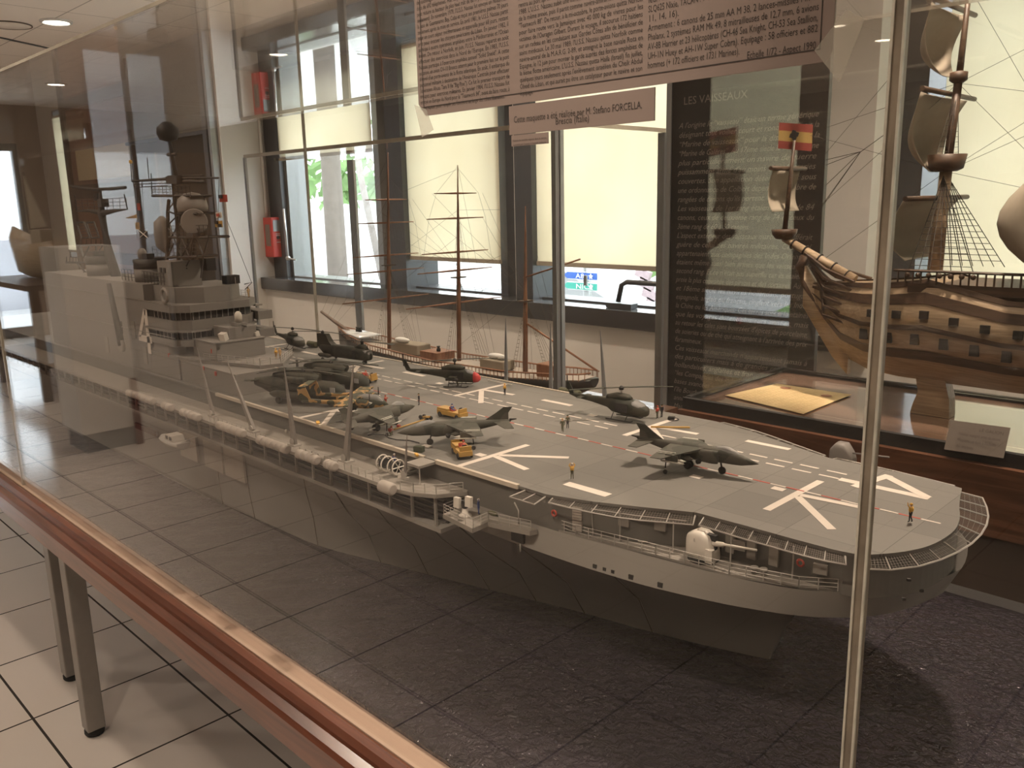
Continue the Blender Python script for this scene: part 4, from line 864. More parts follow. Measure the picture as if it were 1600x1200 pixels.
net(along(chaikin([(-.355, .888), (-.325, .907), (-.300, .950), (-.284, 1.03), (-.286, 1.10), (-.300, 1.165), (-.325, 1.222)]), 10), along(chaikin([(-.36, .905), (-.345, .925), (-.325, .955), (-.309, 1.03), (-.313, 1.09), (-.333, 1.15), (-.352, 1.215)]), 10))
net(along([(-.37, 1.250), (-.46, 1.262), (-.55, 1.268)], 6), along([(-.37, 1.228), (-.46, 1.236), (-.55, 1.238)], 6))
net(along([(-.57, 1.27), (-.72, 1.33), (-.80, 1.345)], 7), along([(-.57, 1.242), (-.72, 1.30), (-.80, 1.318)], 7))
# sponson floor around the guns
M().prism([(-.80, .828, Zr(-.4545)), (-.72, .832, Zr(-.4545)), (-.60, .852, Zr(-.4545)), (-.50, .864, Zr(-.4545)), (-.42, .89, Zr(-.4545)), (-.385, .91, Zr(-.4545)), (-.42, .912, Zr(-.4545)), (-.57, .912, Zr(-.4545)), (-.77, .84, Zr(-.4545))], (0, 0, .003)).build('gun_platform', G['walk'], ship)
def railing(pts, z, hgt=.014, post=.018, name='railing', rows=3, r=.0006, mt=None):
    m_ = M(); P_ = [Vector((x, y, z)) for x, y in pts]
    for k in range(1, rows+1): m_.tube([p+Vector((0, 0, hgt*k/rows)) for p in P_], r*.8, 3)
    for a, b in zip(P_, P_[1:]):
        n_ = max(1, round((b-a).length/post))
        for k in range(n_+1): q = a.lerp(b, k/n_); m_.tube([q, q+Vector((0, 0, hgt))], r*1.3, 4)
    return m_.build(name, mt or G['rail'], ship)
railing([(-.805, .832), (-.72, .832), (-.60, .851), (-.50, .864), (-.42, .885), (-.365, .92)], Zr(-.452), .015, .022)
# gun turret
gt_ = at(1093, 868, 'z', -.45); gx, gy_ = -.548, .882
gun = M(); secs = []
for (dx, w, z0_, z1_) in ((-.021, .008, .004, .026), (-.0185, .0125, .001, .033), (-.010, .0145, 0, .038), (.002, .0145, 0, .038), (.010, .0135, 0, .034), (.016, .0115, 0, .022), (.019, .009, 0, .014)):
    ring = [];
    for k in range(16):
        a = 2*PI*k/16; cx_, cz_ = math.cos(a), math.sin(a); sx_ = math.copysign(abs(cx_)**.5, cx_); sz_ = math.copysign(abs(cz_)**.5, cz_)
        ring.append(Vector((gx+dx, gy_+w*sx_, Zr(-.451)+(z0_+z1_)/2+(z1_-z0_)/2*sz_)))
    secs.append(ring)
gs = gun.loft(secs).build('gun_turret', G['cream'], ship)
M().lathe([(.020, 0), (.020, .003)], (gx, gy_, Zr(-.4525)), 20).build('turret_ring', G['dark'], gs)
M().tube([(gx+.008, gy_-.002, Zr(-.427)), (gx+.028, gy_+.000, Zr(-.4245)), (gx+.030, gy_, Zr(-.424)), (gx+.072, gy_+.004, Zr(-.4205))], [.004, .0032, .0018, .0014], 10).build('gun_barrel', G['cream'], gs)
M().box(gx+.004, gy_-.003, Zr(-.434), gx+.0185, gy_+.003, Zr(-.415)).build('gun_slot', G['dark'], gs)
M().box(gx+.012, gy_-.016, Zr(-.448), gx+.022, gy_-.010, Zr(-.430)).build('sight_housing', G['cream'], gs)
textmesh("E", .006, G['hull'], 'turret_letter', gs, frame_xz((gx-.006, gy_-.0149, Zr(-.425))))
# far gun, just its housing above the deck edge
q = at(1318, 712, 'y', 1.285); g2 = M(); secs = []
for (dx, w, z0_, z1_) in ((-.020, .008, .004, .028), (-.010, .0145, 0, .040), (.004, .0145, 0, .040), (.013, .0125, 0, .028), (.018, .009, 0, .018)):
    secs.append([Vector((q.x+dx, 1.285+w*math.copysign(abs(math.cos(2*PI*k/16))**.5, math.cos(2*PI*k/16)), Zr(-.425)+(z0_+z1_)/2+(z1_-z0_)/2*math.copysign(abs(math.sin(2*PI*k/16))**.5, math.sin(2*PI*k/16)))) for k in range(16)])
g2 = g2.loft(secs).build('gun_turret', G['dome'], ship)
M().tube([(q.x+.01, 1.285, Zr(-.40)), (q.x+.07, 1.288, Zr(-.396))], .0014, 8).build('gun_barrel', G['dome'], g2)
M().box(q.x-.05, 1.24, Zr(-.436), q.x+.06, 1.31, Zr(-.4255)).build('gun_platform', G['walk'], ship)
# decoy dome, bollards, life rings, panels on the gun gallery
b = M(); b.lathe([(.010, 0), (.010, .0015), (.0062, .002), (.006, .017), (.0045, .021), (0, .0225)], (-.64, .880, Zr(-.451)), 14); b.build('sensor_dome', G['cream'], ship)
for (x, y) in ((-.735, .845), (-.725, .848), (-.478, .885), (-.467, .888)):
    M().lathe([(.003, 0), (.003, .006), (.0048, .0065), (.0048, .009), (.003, .0095)], (x, y, Zr(-.451)), 10).build('bollard', G['rail'], ship)
for (x, y, c) in ((-.752, .826, 1), (-.425, .8995, 2)):
    M().torus((x, y-.003, Zr(-.425)), .0040, .0014, 'y', 16, 6).build('life_ring', G['redv'], ship, label='red life ring')
for x in (-.73, -.715, -.700): pass
for x, y in ((-.66, .866), (-.615, .886), (-.40, .9), (-.505, .898)):
    M().cbox((x, y-.004, Zr(-.425)), (.016, .004, .012), .2).build('wall_locker', G['walk'], ship)
cg = M(); [cg.cbox((-.722+.0, .838, Zr(-.446+.004*k)), (.014, .004, .003), .3) for k in range(9)]; cg.build('cargo_net_pile', G['raft'], ship)
fr = M()
for k in range(5):
    x = -.735+.075*k; yy = .838+.2*max(0, x+.735)
    fr.tube([(x, min(yy, .9), Zr(-.4505)), (x, min(yy, .9), Zr(-.407))], .0011, 4)
fr.tube([(-.70, .845, Zr(-.450)), (-.70, .842, Zr(-.411)), (-.64, .862, Zr(-.411)), (-.58, .890, Zr(-.411))], .0012, 5); fr.build('gallery_pipe', G['rail'], ship)
hy = M(); [hy.cbox((-.52+.03*k, .901-.002, Zr(-.425)), (.012, .004, .03)) for k in range(3)]; hy.build('wall_rib', G['walk'], ship)
# portholes on the hull side
for px, py, s_ in ((935, 889, .006), (949, 893, .005), (961, 896, .005), (987, 907, .007), (1028, 923, .007)):
    q = at(px, py, 'y', .835); yy = .835
    for (zz, tab) in LV: pass
    q.z = max(q.z, Zr(-.4845)); f_ = (Zr(-.452)-q.z)/.038; f_ = max(0, min(1, f_)); w_ = lerp_tab(LV[0][1], q.x)*(1-f_)+lerp_tab(LV[1][1], q.x)*f_
    M().cbox((q.x, CY-w_+.0018, q.z), (s_, .005, s_*.9), .12).build('scuttle', G['dark'], ship)
for px, py in ((1420, 906), (1440, 923), (1412, 936), (1467, 906)):
    q = at(px, py, 'x', -.315); w_ = max(.0, CY-q.y); M().cbox((q.x-.0, q.y, q.z), (.003, .004, .003), -.8).build('fairlead', G['dark'], ship)
# catwalk along the starboard side
CW = Zr(-.432)
M().prism([(-3.7, .75, CW-.006), (-1.02, .75, CW-.006), (-1.02, .822, CW-.006), (-3.7, .822, CW-.006)], (0, 0, .006)).build('catwalk', G['walk'], ship)
M().prism([(-1.02, .75, CW-.006), (-.985, .757, CW-.006), (-.950, .775, CW-.006), (-.925, .815, CW-.006), (-.93, .822, CW-.006), (-1.02, .822, CW-.006)], (0, 0, .006)).build('catwalk_end', G['walk'], ship)
railing([(-1.01, .753), (-.985, .759), (-.952, .777), (-.930, .812)], CW, .015, .02)
railing([(-1.30, .752), (-1.06, .752)], CW, .013, .02, rows=2)
railing([(-1.65, .752), (-1.42, .752)], CW, .013, .02, rows=2)
# slatted gallery opening below the catwalk
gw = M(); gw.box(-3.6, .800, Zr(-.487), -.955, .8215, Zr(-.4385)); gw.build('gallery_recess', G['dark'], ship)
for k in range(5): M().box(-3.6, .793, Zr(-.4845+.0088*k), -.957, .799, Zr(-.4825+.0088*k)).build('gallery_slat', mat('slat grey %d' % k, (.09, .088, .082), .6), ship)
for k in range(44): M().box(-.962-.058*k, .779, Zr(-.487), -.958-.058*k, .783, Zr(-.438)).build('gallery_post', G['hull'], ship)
M().box(-3.6, .777, Zr(-.494), -.945, .8235, Zr(-.4872)).build('hull_ledge', G['hull'], ship)
for k in range(26):
    if k % 3 != 2: M().cbox((-1.02-.055*k, .8205, Zr(-.5)), (.014, .006, .004)).build('side_vent', G['dark'], ship)
for x in (-1.17, -1.40, -1.95): M().cbox((x, .8215, Zr(-.512)), (.012, .008, .010)).build('side_port', G['dark'], ship)
# vertical seams of the plating on the side
for x in (-1.13, -1.215, -1.33, -1.55): M().tube([(x, .8215, Zr(-.494)), (x+.002, .8215, Zr(-.513))], .0012, 4).build('rubbing_strip', mat('seam', (.12, .105, .09), .7), ship)
for j, x0 in enumerate((-.72, -.84, -.93, -1.02, -1.15, -1.26, -1.42, -1.66, -1.80)):
    pts = []
    for (z, tab) in LV[2:]:
        f_ = (-.515-z)/(.162); x = x0-.06*(1-f_)**2 if j < 6 else x0; pts.append(Vector((x, CY-lerp_tab(tab, x)-.0005, Zr(z))))
    M().tube(pts, .0011, 4).build('hull_seam', mat('seam rust', (.10, .08, .065), .8), ship)
# life raft canisters
rafts = []
for (pa, pb, n_) in (((343, 652), (383, 668), 5), ((406, 672), (452, 691), 6), ((468, 697), (499, 709), 4), ((512, 712), (527, 720), 3), ((284, 612), (312, 628), 4), ((255, 602), (268, 607), 2), ((200, 588), (240, 602), 5)):
    A0 = at(*pa, 'y', .745); B0 = at(*pb, 'y', .745)
    for k in range(n_):
        u = (k+.5)/n_; x = A0.x+(B0.x-A0.x)*u; L_ = abs(B0.x-A0.x)/n_*.94
        M().lathe([(.0055, -L_/2), (.0085, -L_/2+.002), (.0088, 0), (.0085, L_/2-.002), (.0055, L_/2)], (x, .741, CW+.006), 14, 'x').build('life_raft_canister', G['raft'], ship)
q = at(609, 736, 'y', .745); M().lathe([(.007, -.016), (.0098, -.013), (.010, 0), (.0098, .013), (.007, .016)], (q.x, .738, CW+.004), 16, 'x').build('life_raft_canister', G['raft'], ship)
# tapering whip antenna masts, each tilted outward on a bracket
def whip(b, tp, w, m_=None, nme='whip_antenna'):
    d = (tp-b).normalized(); side = d.cross(Vector((0, 1, 0))).normalized(); q = d.cross(side)
    secs = [[p+side*ww+q*ww*.5, p-side*ww+q*ww*.5, p-side*ww-q*ww*.5, p+side*ww-q*ww*.5] for p, ww in ((b, w), (b.lerp(tp, .5), w*.66), (tp, w*.13))]
    an = M().loft(secs, True, False).build(nme, m_ or G['dome'], ship)
    if nme == 'whip_antenna':
        M().cbox(b+Vector((0, 0, -.002)), (w*4.0, w*2.6, .003)).lathe([(.006, -.001), (.0065, .001), (.0005, .001)], b+Vector((0, -w*.9, .004)), 12, 'y').build('bracket', G['rail'], an)
for pb, pt, w in (((333, 648), (308, 543), .0052), ((396, 672), (354, 562), .0058), ((460, 693), (444, 573), .0058), ((541, 718), (552, 570), .0062), ((633, 745), (636, 678), .0028)):
    B0 = at(*pb, 'y', .748); B0.z = max(B0.z, CW+.001); whip(B0, at(*pt, 'y', .735), w)
for pb, pt in (((791, 597), (790, 497)), ((861, 608), (860, 505)), ((945, 612), (938, 517)), ((480, 540), (468, 240))):
    if pb[0] == 480: continue
    B0 = at(*pb, 'y', 1.335); B0.z = Zr(-.402); whip(B0, at(*pt, 'y', 1.35), .0046, G['frame_l'], 'port_whip_antenna')
M().box(-1.75, 1.325, Zr(-.425), -1.0, 1.352, Zr(-.412)).build('port_catwalk', G['walk'], ship)
for px, py in ((455, 527), (488, 533)):
    q = at(px, py, 'y', 1.30); M().lathe([(.006, -.022), (.0085, -.02), (.0085, 0), (.0085, .02), (.006, .022)], (q.x, 1.30, DZ+.0095), 12, 'x').build('raft_bundle', G['oliv'], ship)
for k in range(3):
    q = at(880+10*k, 603+1.5*k, 'y', 1.335); M().lathe([(.006, -.010), (.0085, -.008), (.0085, .008), (.006, .010)], (q.x, 1.335, Zr(-.402)), 12, 'x').build('raft_bundle', G['oliv'], ship)
# hose reels
for k, px in enumerate((590, 598, 606, 613)):
    pass
rl_ = M()
for x in (-1.105, -1.092, -1.075, -1.062): rl_.torus((x, .790, CW+.016), .0125, .0012, 'x', 24, 5)
for x in (-1.105, -1.062): 
    for a in range(3): rl_.tube([(x, .790+.012*math.cos(a*PI/3), CW+.016+.012*math.sin(a*PI/3)), (x, .790-.012*math.cos(a*PI/3), CW+.016-.012*math.sin(a*PI/3))], .0008, 4)
rl_.box(-1.107, .787, CW, -1.104, .793, CW+.006).box(-1.063, .787, CW, -1.060, .793, CW+.006); rl_.build('hose_reel', G['cream'], ship)
M().lathe([(.0085, 0), (.0085, .011)], (-1.104, .790, CW+.016), 18, 'x').lathe([(.0085, 0), (.0085, .011)], (-1.074, .790, CW+.016), 18, 'x').build('wound_hose', G['wheelm'], ship)
# boarding steps and small davit platform
M().box(-1.037, .786, DZ-.005, -1.003, .8215, DZ-.001).build('step_landing', G['walk'], ship)
M().tube([(-1.006, .789, CW), (-1.006, .789, DZ-.005)], .001, 5).build('landing_post', G['rail'], ship)
sg = M(); [sg.box(-1.045-.004*k, .80, DZ-.006-.006*k, -1.037-.004*k, .82, DZ-.004-.006*k) for k in range(5)]; sg.build('stair', G['walk'], ship)
for x in (-1.24, -1.45): M().ell((x, .812, CW+.003), (.003, .003, .004), 8, 6).build('mooring_light', G['cream'], ship)
# sponson for the missile launcher
SPz = Zr(-.457)
def sq_(px, py): v = at(px, py, 'z', -.457); return (v.x, v.y)
out_ = [sq_(692, 803), sq_(738, 826), sq_(762, 816), sq_(828, 830)]
M().prism([(x, y, SPz-.007) for x, y in [(out_[0][0]-.004, .8215)]+out_+[(out_[3][0]+.004, .8215)]], (0, 0, .007)).build('launcher_platform', G['walk'], ship)
railing([(out_[0][0]-.002, .818)]+[(x, y+.002) for x, y in out_], SPz, .015, .02)
q = at(727, 806, 'z', -.457)
la = M(); la.lathe([(.010, 0), (.0095, .002), (.005, .005), (.0045, .012)], (q.x, q.y, SPz), 14); la = la.build('launcher_base', G['cream'], ship)
for px_, py_ in ((714.5, 785), (732.5, 784)): v = at(px_, py_, 'y', q.y-.003); M().cbox(v, (.0105, .006, .0155), .12, -.08).build('launcher_box', G['cream'], la)
M().box(q.x-.003, q.y-.003, SPz+.011, q.x+.003, q.y+.003, SPz+.024).cbox((q.x-.002, q.y+.003, SPz+.019), (.022, .004, .004)).build('launcher_yoke', G['dark'], la)
v = at(812, 818, 'z', -.457); M().tube([(v.x, v.y-.002, SPz), (v.x, v.y-.002, SPz+.020), (v.x-.010, v.y, SPz+.030)], .0012, 6).build('davit', G['rail'], ship)
v = at(813, 862, 'y', .818); M().tube([v, v+Vector((0, 0, .012))], .0013, 6).build('outlet_pipe', G['rail'], ship)
v, v2 = at(800, 830, 'y', .819), at(819, 852, 'y', .819); M().box(v.x, .817, v2.z+.002, v2.x, .8235, SPz-.0075).build('hull_opening', G['dark'], ship)
v = at(770, 806, 'z', -.457); cv = M(); cv.ell((v.x, v.y, SPz+.004), (.011, .004, .0035), 10, 6); cv.build('covered_stores', G['oliv'], ship)
# ---------------------------------------------------------------- island
IY0, IY1 = .833, .955
isl = M(); isl.box(-2.88, IY0, DZ, -2.13, IY1, Zr(-.180)).box(-2.1295, IY0, DZ, -1.9655, IY1, Zr(-.3435)); isl = isl.build('island', G['isl'], ship)
def ibox(n_, x0, y0, z0, x1, y1, z1, m_='isl', par=None, bev=0): return M().box(x0, y0, Zr(z0), x1, y1, Zr(z1)).build(n_, G[m_], par or isl, bevel=bev)
ibox('deck_house', -1.9645, IY0+.004, -.3995, -1.69, IY1-.02, -.3515)
fd = M(); fd.prism([(-1.964, .834, Zr(-.351)), (-1.90, .850, Zr(-.351)), (-1.71, .905, Zr(-.351)), (-1.696, .955, Zr(-.351)), (-1.80, 1.045, Zr(-.351)), (-1.964, 1.045, Zr(-.351))], (0, 0, .007)); fd.build('forward_platform', G['isl'], isl)
ibox('front_block', -1.96, .870, -.3435, -1.839, .992, -.305)
ibox('block_cap', -1.96, .868, -.3045, -1.837, .994, -.302)
ibox('upper_block', -1.94, .915, -.3015, -1.862, .985, -.275)
def tier(zb_, zt_, xf, y0, y1, name, m_='isl', cham=.03, x0=-2.13):
    mm = M(); mm.prism([(x0, y0, Zr(zb_)), (xf-cham, y0, Zr(zb_)), (xf, y0+cham, Zr(zb_)), (xf, y1-cham, Zr(zb_)), (xf-cham, y1, Zr(zb_)), (x0, y1, Zr(zb_))], (0, 0, zt_-zb_)); return mm.build(name, G[m_], isl)
CHM = .035
tier(-.343, -.3215, -1.99, .836, 1.02, 'lower_wall', cham=.03)
tier(-.321, -.305, -1.947, .832, 1.045, 'lower_bridge_wall', cham=CHM)
tier(-.3045, -.2865, -1.953, .838, 1.04, 'lower_bridge_windows', 'dark', CHM)
tier(-.286, -.2815, -1.940, .826, 1.05, 'lower_bridge_roof', cham=CHM)
tier(-.281, -.2585, -1.947, .832, 1.045, 'middle_bridge_wall', cham=CHM)
tier(-.258, -.2395, -1.953, .838, 1.04, 'upper_bridge_windows', 'dark', CHM)
tier(-.239, -.221, -1.942, .828, 1.05, 'upper_bridge_roof', cham=CHM)
tier(-.2205, -.183, -1.957, .858, 1.025, 'bridge_top_house', cham=.05)
for lv_ in (-.3045, -.258):
    mu = M()
    for k in range(11): y = .873+.0148*k; mu.tube([(-1.952, y, Zr(lv_)), (-1.952, y+.001, Zr(lv_+.018))], .0011, 4)
    for k in range(4): mu.tube([(-1.953-.0085*k-.003, .8725-.0085*k-.003, Zr(lv_)), (-1.953-.0085*k-.003, .8725-.0085*k-.003, Zr(lv_+.018))], .0009, 4)
    for k in range(5): x = -2.0-.022*k; mu.tube([(x, .8375, Zr(lv_)), (x, .8375, Zr(lv_+.018))], .0011, 4)
    mu.build('window_mullions', G['rail'], isl)
ibox('bridge_wing', -2.08, 1.046, -.277, -1.96, 1.085, -.256); ibox('bridge_wing', -2.08, 1.046, -.323, -1.96, 1.088, -.302)
ibox('bridge_wing_roof', -2.08, 1.046, -.243, -1.97, 1.065, -.239, 'walk')
ibox('pilot_house', -2.10, .862, -.1825, -2.02, .935, -.122); [ibox('pilot_house_window', x, .8605, -.150, x+.012, .8635, -.138, 'dark') for x in (-2.085, -2.065)]
ibox('roof_locker', -1.995, .975, -.1825, -1.97, 1.01, -.162, 'dark'); ibox('roof_locker', -2.07, .955, -.150, -2.03, .98, -.120, 'dark')
railing([(-2.06, 1.035), (-1.975, 1.035)], Zr(-.220), .016, .02); railing([(-2.0, 1.02), (-1.965, .995)], Zr(-.1825), .016, .02)
q = at(373, 503, 'y', .955)
cw = M(); cw.lathe([(.0088, 0), (.0088, .016), (.007, .022), (.003, .0255)], (q.x, .955, q.z), 16); cwo = cw.build('radar_dome', G['cream'], ship)
M().box(q.x-.016, .942, Zr(-.2745), q.x+.016, .968, q.z-.0005).build('mount', G['isl'], cwo)
M().tube([(q.x+.010, .955, q.z-.008), (q.x+.035, .955, q.z-.008)], .002, 8).build('gun_barrel', G['dark'], cwo)
for px_, py_, yy_ in ((349, 526, .882), (399, 523, .985)):
    q = at(px_, py_, 'y', yy_); M().cbox((q.x, q.y, q.z), (.018, .012, .017), .3, .3).build('equipment_panel', G['cream'], ship)
railing([(-1.88, .857), (-1.712, .908), (-1.700, .953), (-1.79, 1.035)], Zr(-.3435), .015, .02)
M().tube([(-1.745, 1.02, DZ), (-1.745, 1.02, Zr(-.3515))], .003, 8).build('platform_pillar', G['dark'], isl)
for x, z in ((-1.84, -.355), (-1.78, -.36), (-2.02, -.345)): M().cbox((x, IY0+.0015, Zr(z)), (.004, .004, .009)).build('fire_point', G['redv'], isl)
M().cbox((-1.865, .8695, Zr(-.323)), (.004, .002, .010)).build('fire_point', G['redv'], isl)
# number 4 in the island side, doors
q = at(228, 520, 'y', IY0); nx, nz = q.x, q.z
f4 = M(); y = IY0-.0012
def s4(a, b, w):
    a, b = Vector((nx+a[0], y, nz+a[1])), Vector((nx+b[0], y, nz+b[1])); d = (b-a).normalized(); k = Vector((-d.z, 0, d.x))*w/2; f4.prism([a-k, b-k, b+k, a+k], (0, .001, 0))
s4((.014, -.052), (.014, .060), .018); s4((.010, .058), (-.040, -.012), .014); s4((-.048, -.016), (.034, -.016), .016); f4.build('island_number', G['white'], isl, label='large pale number 4')
for x, z in ((-2.16, -.36), (-2.22, -.30), (-2.42, -.36)): M().box(x-.012, IY0-.0015, Zr(z-.022), x+.012, IY0-.0002, Zr(z+.022)).build('island_door', G['walk'], isl)
for x in (-2.335, -2.305): M().box(x-.011, IY0-.0015, Zr(-.318), x+.011, IY0-.0002, Zr(-.285)).build('side_window', G['dark'], isl)
for z in (-.30, -.22): M().box(-2.87, IY0-.0018, Zr(z), -1.97, IY0-.0002, Zr(z+.0015)).build('weld_line', G['walk'], isl)
# folded crane
a, b = at(170, 443, 'y', .80), at(190, 540, 'y', .80)
cr = M().tube([a, b], [.006, .009], 6).build('crane_boom', G['mast'], ship); M().lathe([(.016, -.004), (.016, .004)], b, 14, 'y').build('crane_pivot', G['dome'], cr)
# funnels
for (px, pw, py0, py1) in ((159, 32, 400, 437), (236, 36, 405, 440)):
    Q = at(px, py1, 'y', .89); X = Q.x; zq = Zr(-.180); r_ = pw*1.05*Q.length/1320/2*.97; ht = at(px, py0, 'y', .89).z-zq
    fo_ = M().lathe([(r_, 0), (r_, ht*.6)], (X, .89, zq), 18).build('funnel', G['isl'], ship)
    M().lathe([(r_*1.03, ht*.6), (r_*1.03, ht), (r_*.85, ht), (r_*.85, ht*.8)], (X, .89, zq), 18).build('funnel_cap', G['mast'], fo_)
    M().box(X-.015, .88, zq+ht, X+.015, .90, zq+ht+.014).build('exhaust_box', G['mast'], fo_)
# pole mast with long bar antenna (aft)
MY_ = .90
def pt(px, py, yy=MY_): return at(px, py, 'y', yy)
mo = M(); mo.tube([pt(184, 440), pt(170, 395), pt(159, 335), pt(157, 297)], [.014, .013, .011, .004], 10); mo = mo.build('aft_pole_mast', G['mast'], ship)
def antenna(par, name, pts, r, m_='mast', n=5): return M().tube([pt(*p) for p in pts], r, n).build(name, G[m_], par)
antenna(mo, 'bar_antenna', [(112, 291), (130, 294), (150, 296), (175, 295), (196, 293)], .0045)
antenna(mo, 'yard_arm', [(120, 330), (140, 329), (162, 333), (182, 329), (200, 327)], [.001, .005, .009, .005, .001])
yr = M()
for dz in (.010, .020, .030): yr.tube([pt(121, 329)+Vector((0, 0, dz)), pt(199, 327)+Vector((0, 0, dz))], .0008, 3)
for k in range(9): c = pt(121, 329).lerp(pt(199, 327), k/8); yr.tube([c, c+Vector((0, 0, .03))], .0008, 3)
yr.tube([pt(120, 330), pt(117, 305)], .0018, 4).tube([pt(199, 327), pt(194, 304)], .0018, 4); yr.build('yard_railing', G['mast'], mo)
M().cbox(pt(161, 317), (.03, .02, .022)).cbox(pt(152, 308), (.014, .012, .020), .4).build('radar_unit', G['mast'], mo)
fr_ = M()
for k in range(2):
    q = [pt(119+16*k, 348), pt(131+16*k, 347), pt(155 if k else 140, 371), pt(143 if k else 128, 372)]
    for i in range(4): fr_.tube([q[i], q[(i+1) % 4]], .0026, 4)
    for j in range(1, 5): fr_.tube([q[0].lerp(q[3], j/5), q[1].lerp(q[2], j/5)], .0008, 3)
fr_.build('lattice_radar', G['mast'], mo)
pf = M(); pf.tube([pt(120, 383), pt(166, 383)], .003, 4)
for k in range(7): pf.tube([pt(120+7.5*k, 383), pt(120+7.5*k, 374)], .001, 3)
pf.tube([pt(124, 384), pt(131, 402)], .003, 4).tube([pt(140, 384), pt(131, 402)], .003, 4).tube([pt(150, 384), pt(150, 400)], .003, 4).tube([pt(160, 384), pt(150, 400)], .002, 4); pf.build('antenna_platform', G['mast'], mo)
pg = M(); pg.tube([pt(103, 410), pt(145, 410)], .003, 4); [pg.tube([pt(104+5*k, 410), pt(104+5*k, 401)], .001, 3) for k in range(9)]
pg.tube([pt(120, 411), pt(133, 425)], .003, 4).tube([pt(133, 425), pt(134, 440)], .006, 5); pg.build('aft_platform', G['mast'], mo)
# main lattice mast
MY_ = .93
lm = M(); L1 = [(258, 430), (263, 380), (262, 330), (264, 312)]; L2 = [(278, 425), (279, 370), (273, 320), (270, 285)]; L3 = [(292, 425), (295, 370), (292, 312)]; L4 = [(302, 425), (304, 370)]
for L_ in (L1, L2): lm.tube([pt(*p) for p in L_], .0045, 5)
for L_ in (L3, L4): lm.tube([pt(p[0], p[1], .965) for p in L_], .0045, 5)
def X_(a, b): lm.tube([pt(*a), pt(*b)], .0022, 4)
for a, b in (((263, 380), (279, 350)), ((262, 352), (279, 335)), ((262, 330), (275, 335)), ((263, 357), (279, 372)), ((262, 330), (272, 315)), ((258, 403), (275, 430)), ((258, 405), (248, 418)), ((248, 418), (278, 438)), ((272, 372), (284, 402)), ((300, 372), (284, 402)), ((305, 372), (318, 398)), ((326, 372), (318, 398)), ((318, 398), (314, 434)), ((296, 402), (284, 372)), ((297, 402), (302, 374)), ((283, 403), (292, 420)), ((298, 403), (290, 418)), ((272, 380), (262, 402)), ((282, 336), (279, 360)), ((293, 336), (279, 350))): X_(a, b)
lm = lm.build('lattice_mast', G['mast'], ship)
lp = M()
def deckl(a, b, rail, thick=.0032, n=10, low=0):
    A_, B_ = pt(*a), pt(*b); lp.tube([A_, B_], thick, 4)
    d = Vector((0, .05, 0)); lp.tube([A_+d, B_+d], thick, 4); lp.prism([A_-Vector((0, 0, .001)), B_-Vector((0, 0, .001)), B_+d-Vector((0, 0, .001)), A_+d-Vector((0, 0, .001))], (0, 0, .002))
    for k in range(n+1):
        c = A_.lerp(B_, k/n); lp.tube([c, c+Vector((0, 0, rail))], .0009, 3)
    for f_ in (.4, .7, 1): lp.tube([A_+Vector((0, 0, rail*f_)), B_+Vector((0, 0, rail*f_))], .0008, 3)
deckl((240, 403), (308, 401), .03); deckl((264, 371), (326, 371), .028); deckl((238, 306), (298, 306), .022); deckl((278, 334), (308, 334), .0)
lp.build('mast_platform', G['mast'], lm)
M().tube([pt(276, 279), pt(267, 232), pt(264, 217)], [.0055, .0045, .004], 6).tube([pt(262, 242), pt(275, 241)], .004, 5).build('top_pole', G['mast'], lm)
M().lathe([(.0, -.024), (.020, -.018), (.026, -.004), (.024, .010), (.010, .022), (0, .024)], pt(262, 206), 18).build('top_dome', G['black'], lm)
M().cbox(pt(277, 281), (.06, .03, .018)).build('yard_hub', G['mast'], lm)
antenna(lm, 'long_yard', [(206, 283), (240, 281), (277, 279)], [.003, .0035, .004]); M().tube([pt(277, 278), pt(342, 278)], .0022, 4).tube([pt(277, 283), pt(320, 284)], .0032, 4).tube([pt(262, 275), pt(318, 274)], .0016, 4).build('long_yard', G['mast'], lm)
cg_ = M(); [cg_.tube([pt(262+4*k, 275), pt(262+4*k, 283)], .0009, 3) for k in range(15)]; cg_.build('yard_grating', G['mast'], lm)
dr = M()
for a, b in (((208, 284), (210, 293)), ((210, 293), (262, 290)), ((209, 288), (262, 286)), ((222, 283), (222, 292)), ((236, 271), (238, 308)), ((206, 283), (204, 256)), ((230, 247), (233, 283)), ((210, 293), (212, 310))): dr.tube([pt(*a), pt(*b)], .0012, 4)
dr.build('whip_aerials', G['mast'], lm)
M().ell(pt(204, 253), .005, 8, 6).build('mast_light', G['yelv'], lm)
M().lathe([(.034, 0), (.036, .012), (.032, .030), (.018, .042), (0, .046)], pt(289, 333)+Vector((0, .02, .003)), 18).build('radome', G['dome'], lm)
dc = pt(304, 347); dn = Vector((.80, -.60, .05)).normalized(); M().tube([dc-dn*.012, dc-dn*.004, dc+dn*.002, dc+dn*.004], [.008, .026, .031, .029], 20).build('dish_antenna', G['dome'], lm)
M().tube([pt(302, 357), pt(300, 370)], .002, 4).tube([pt(309, 357), pt(312, 370)], .002, 4).cbox(pt(306, 367), (.035, .03, .010)).build('dish_stand', G['mast'], lm)
M().lathe([(.004, -.045), (.020, -.03), (.022, 0), (.020, .03), (.004, .045)], pt(255, 366), 14).build('curved_antenna', G['dome'], lm)
MY_ = .90
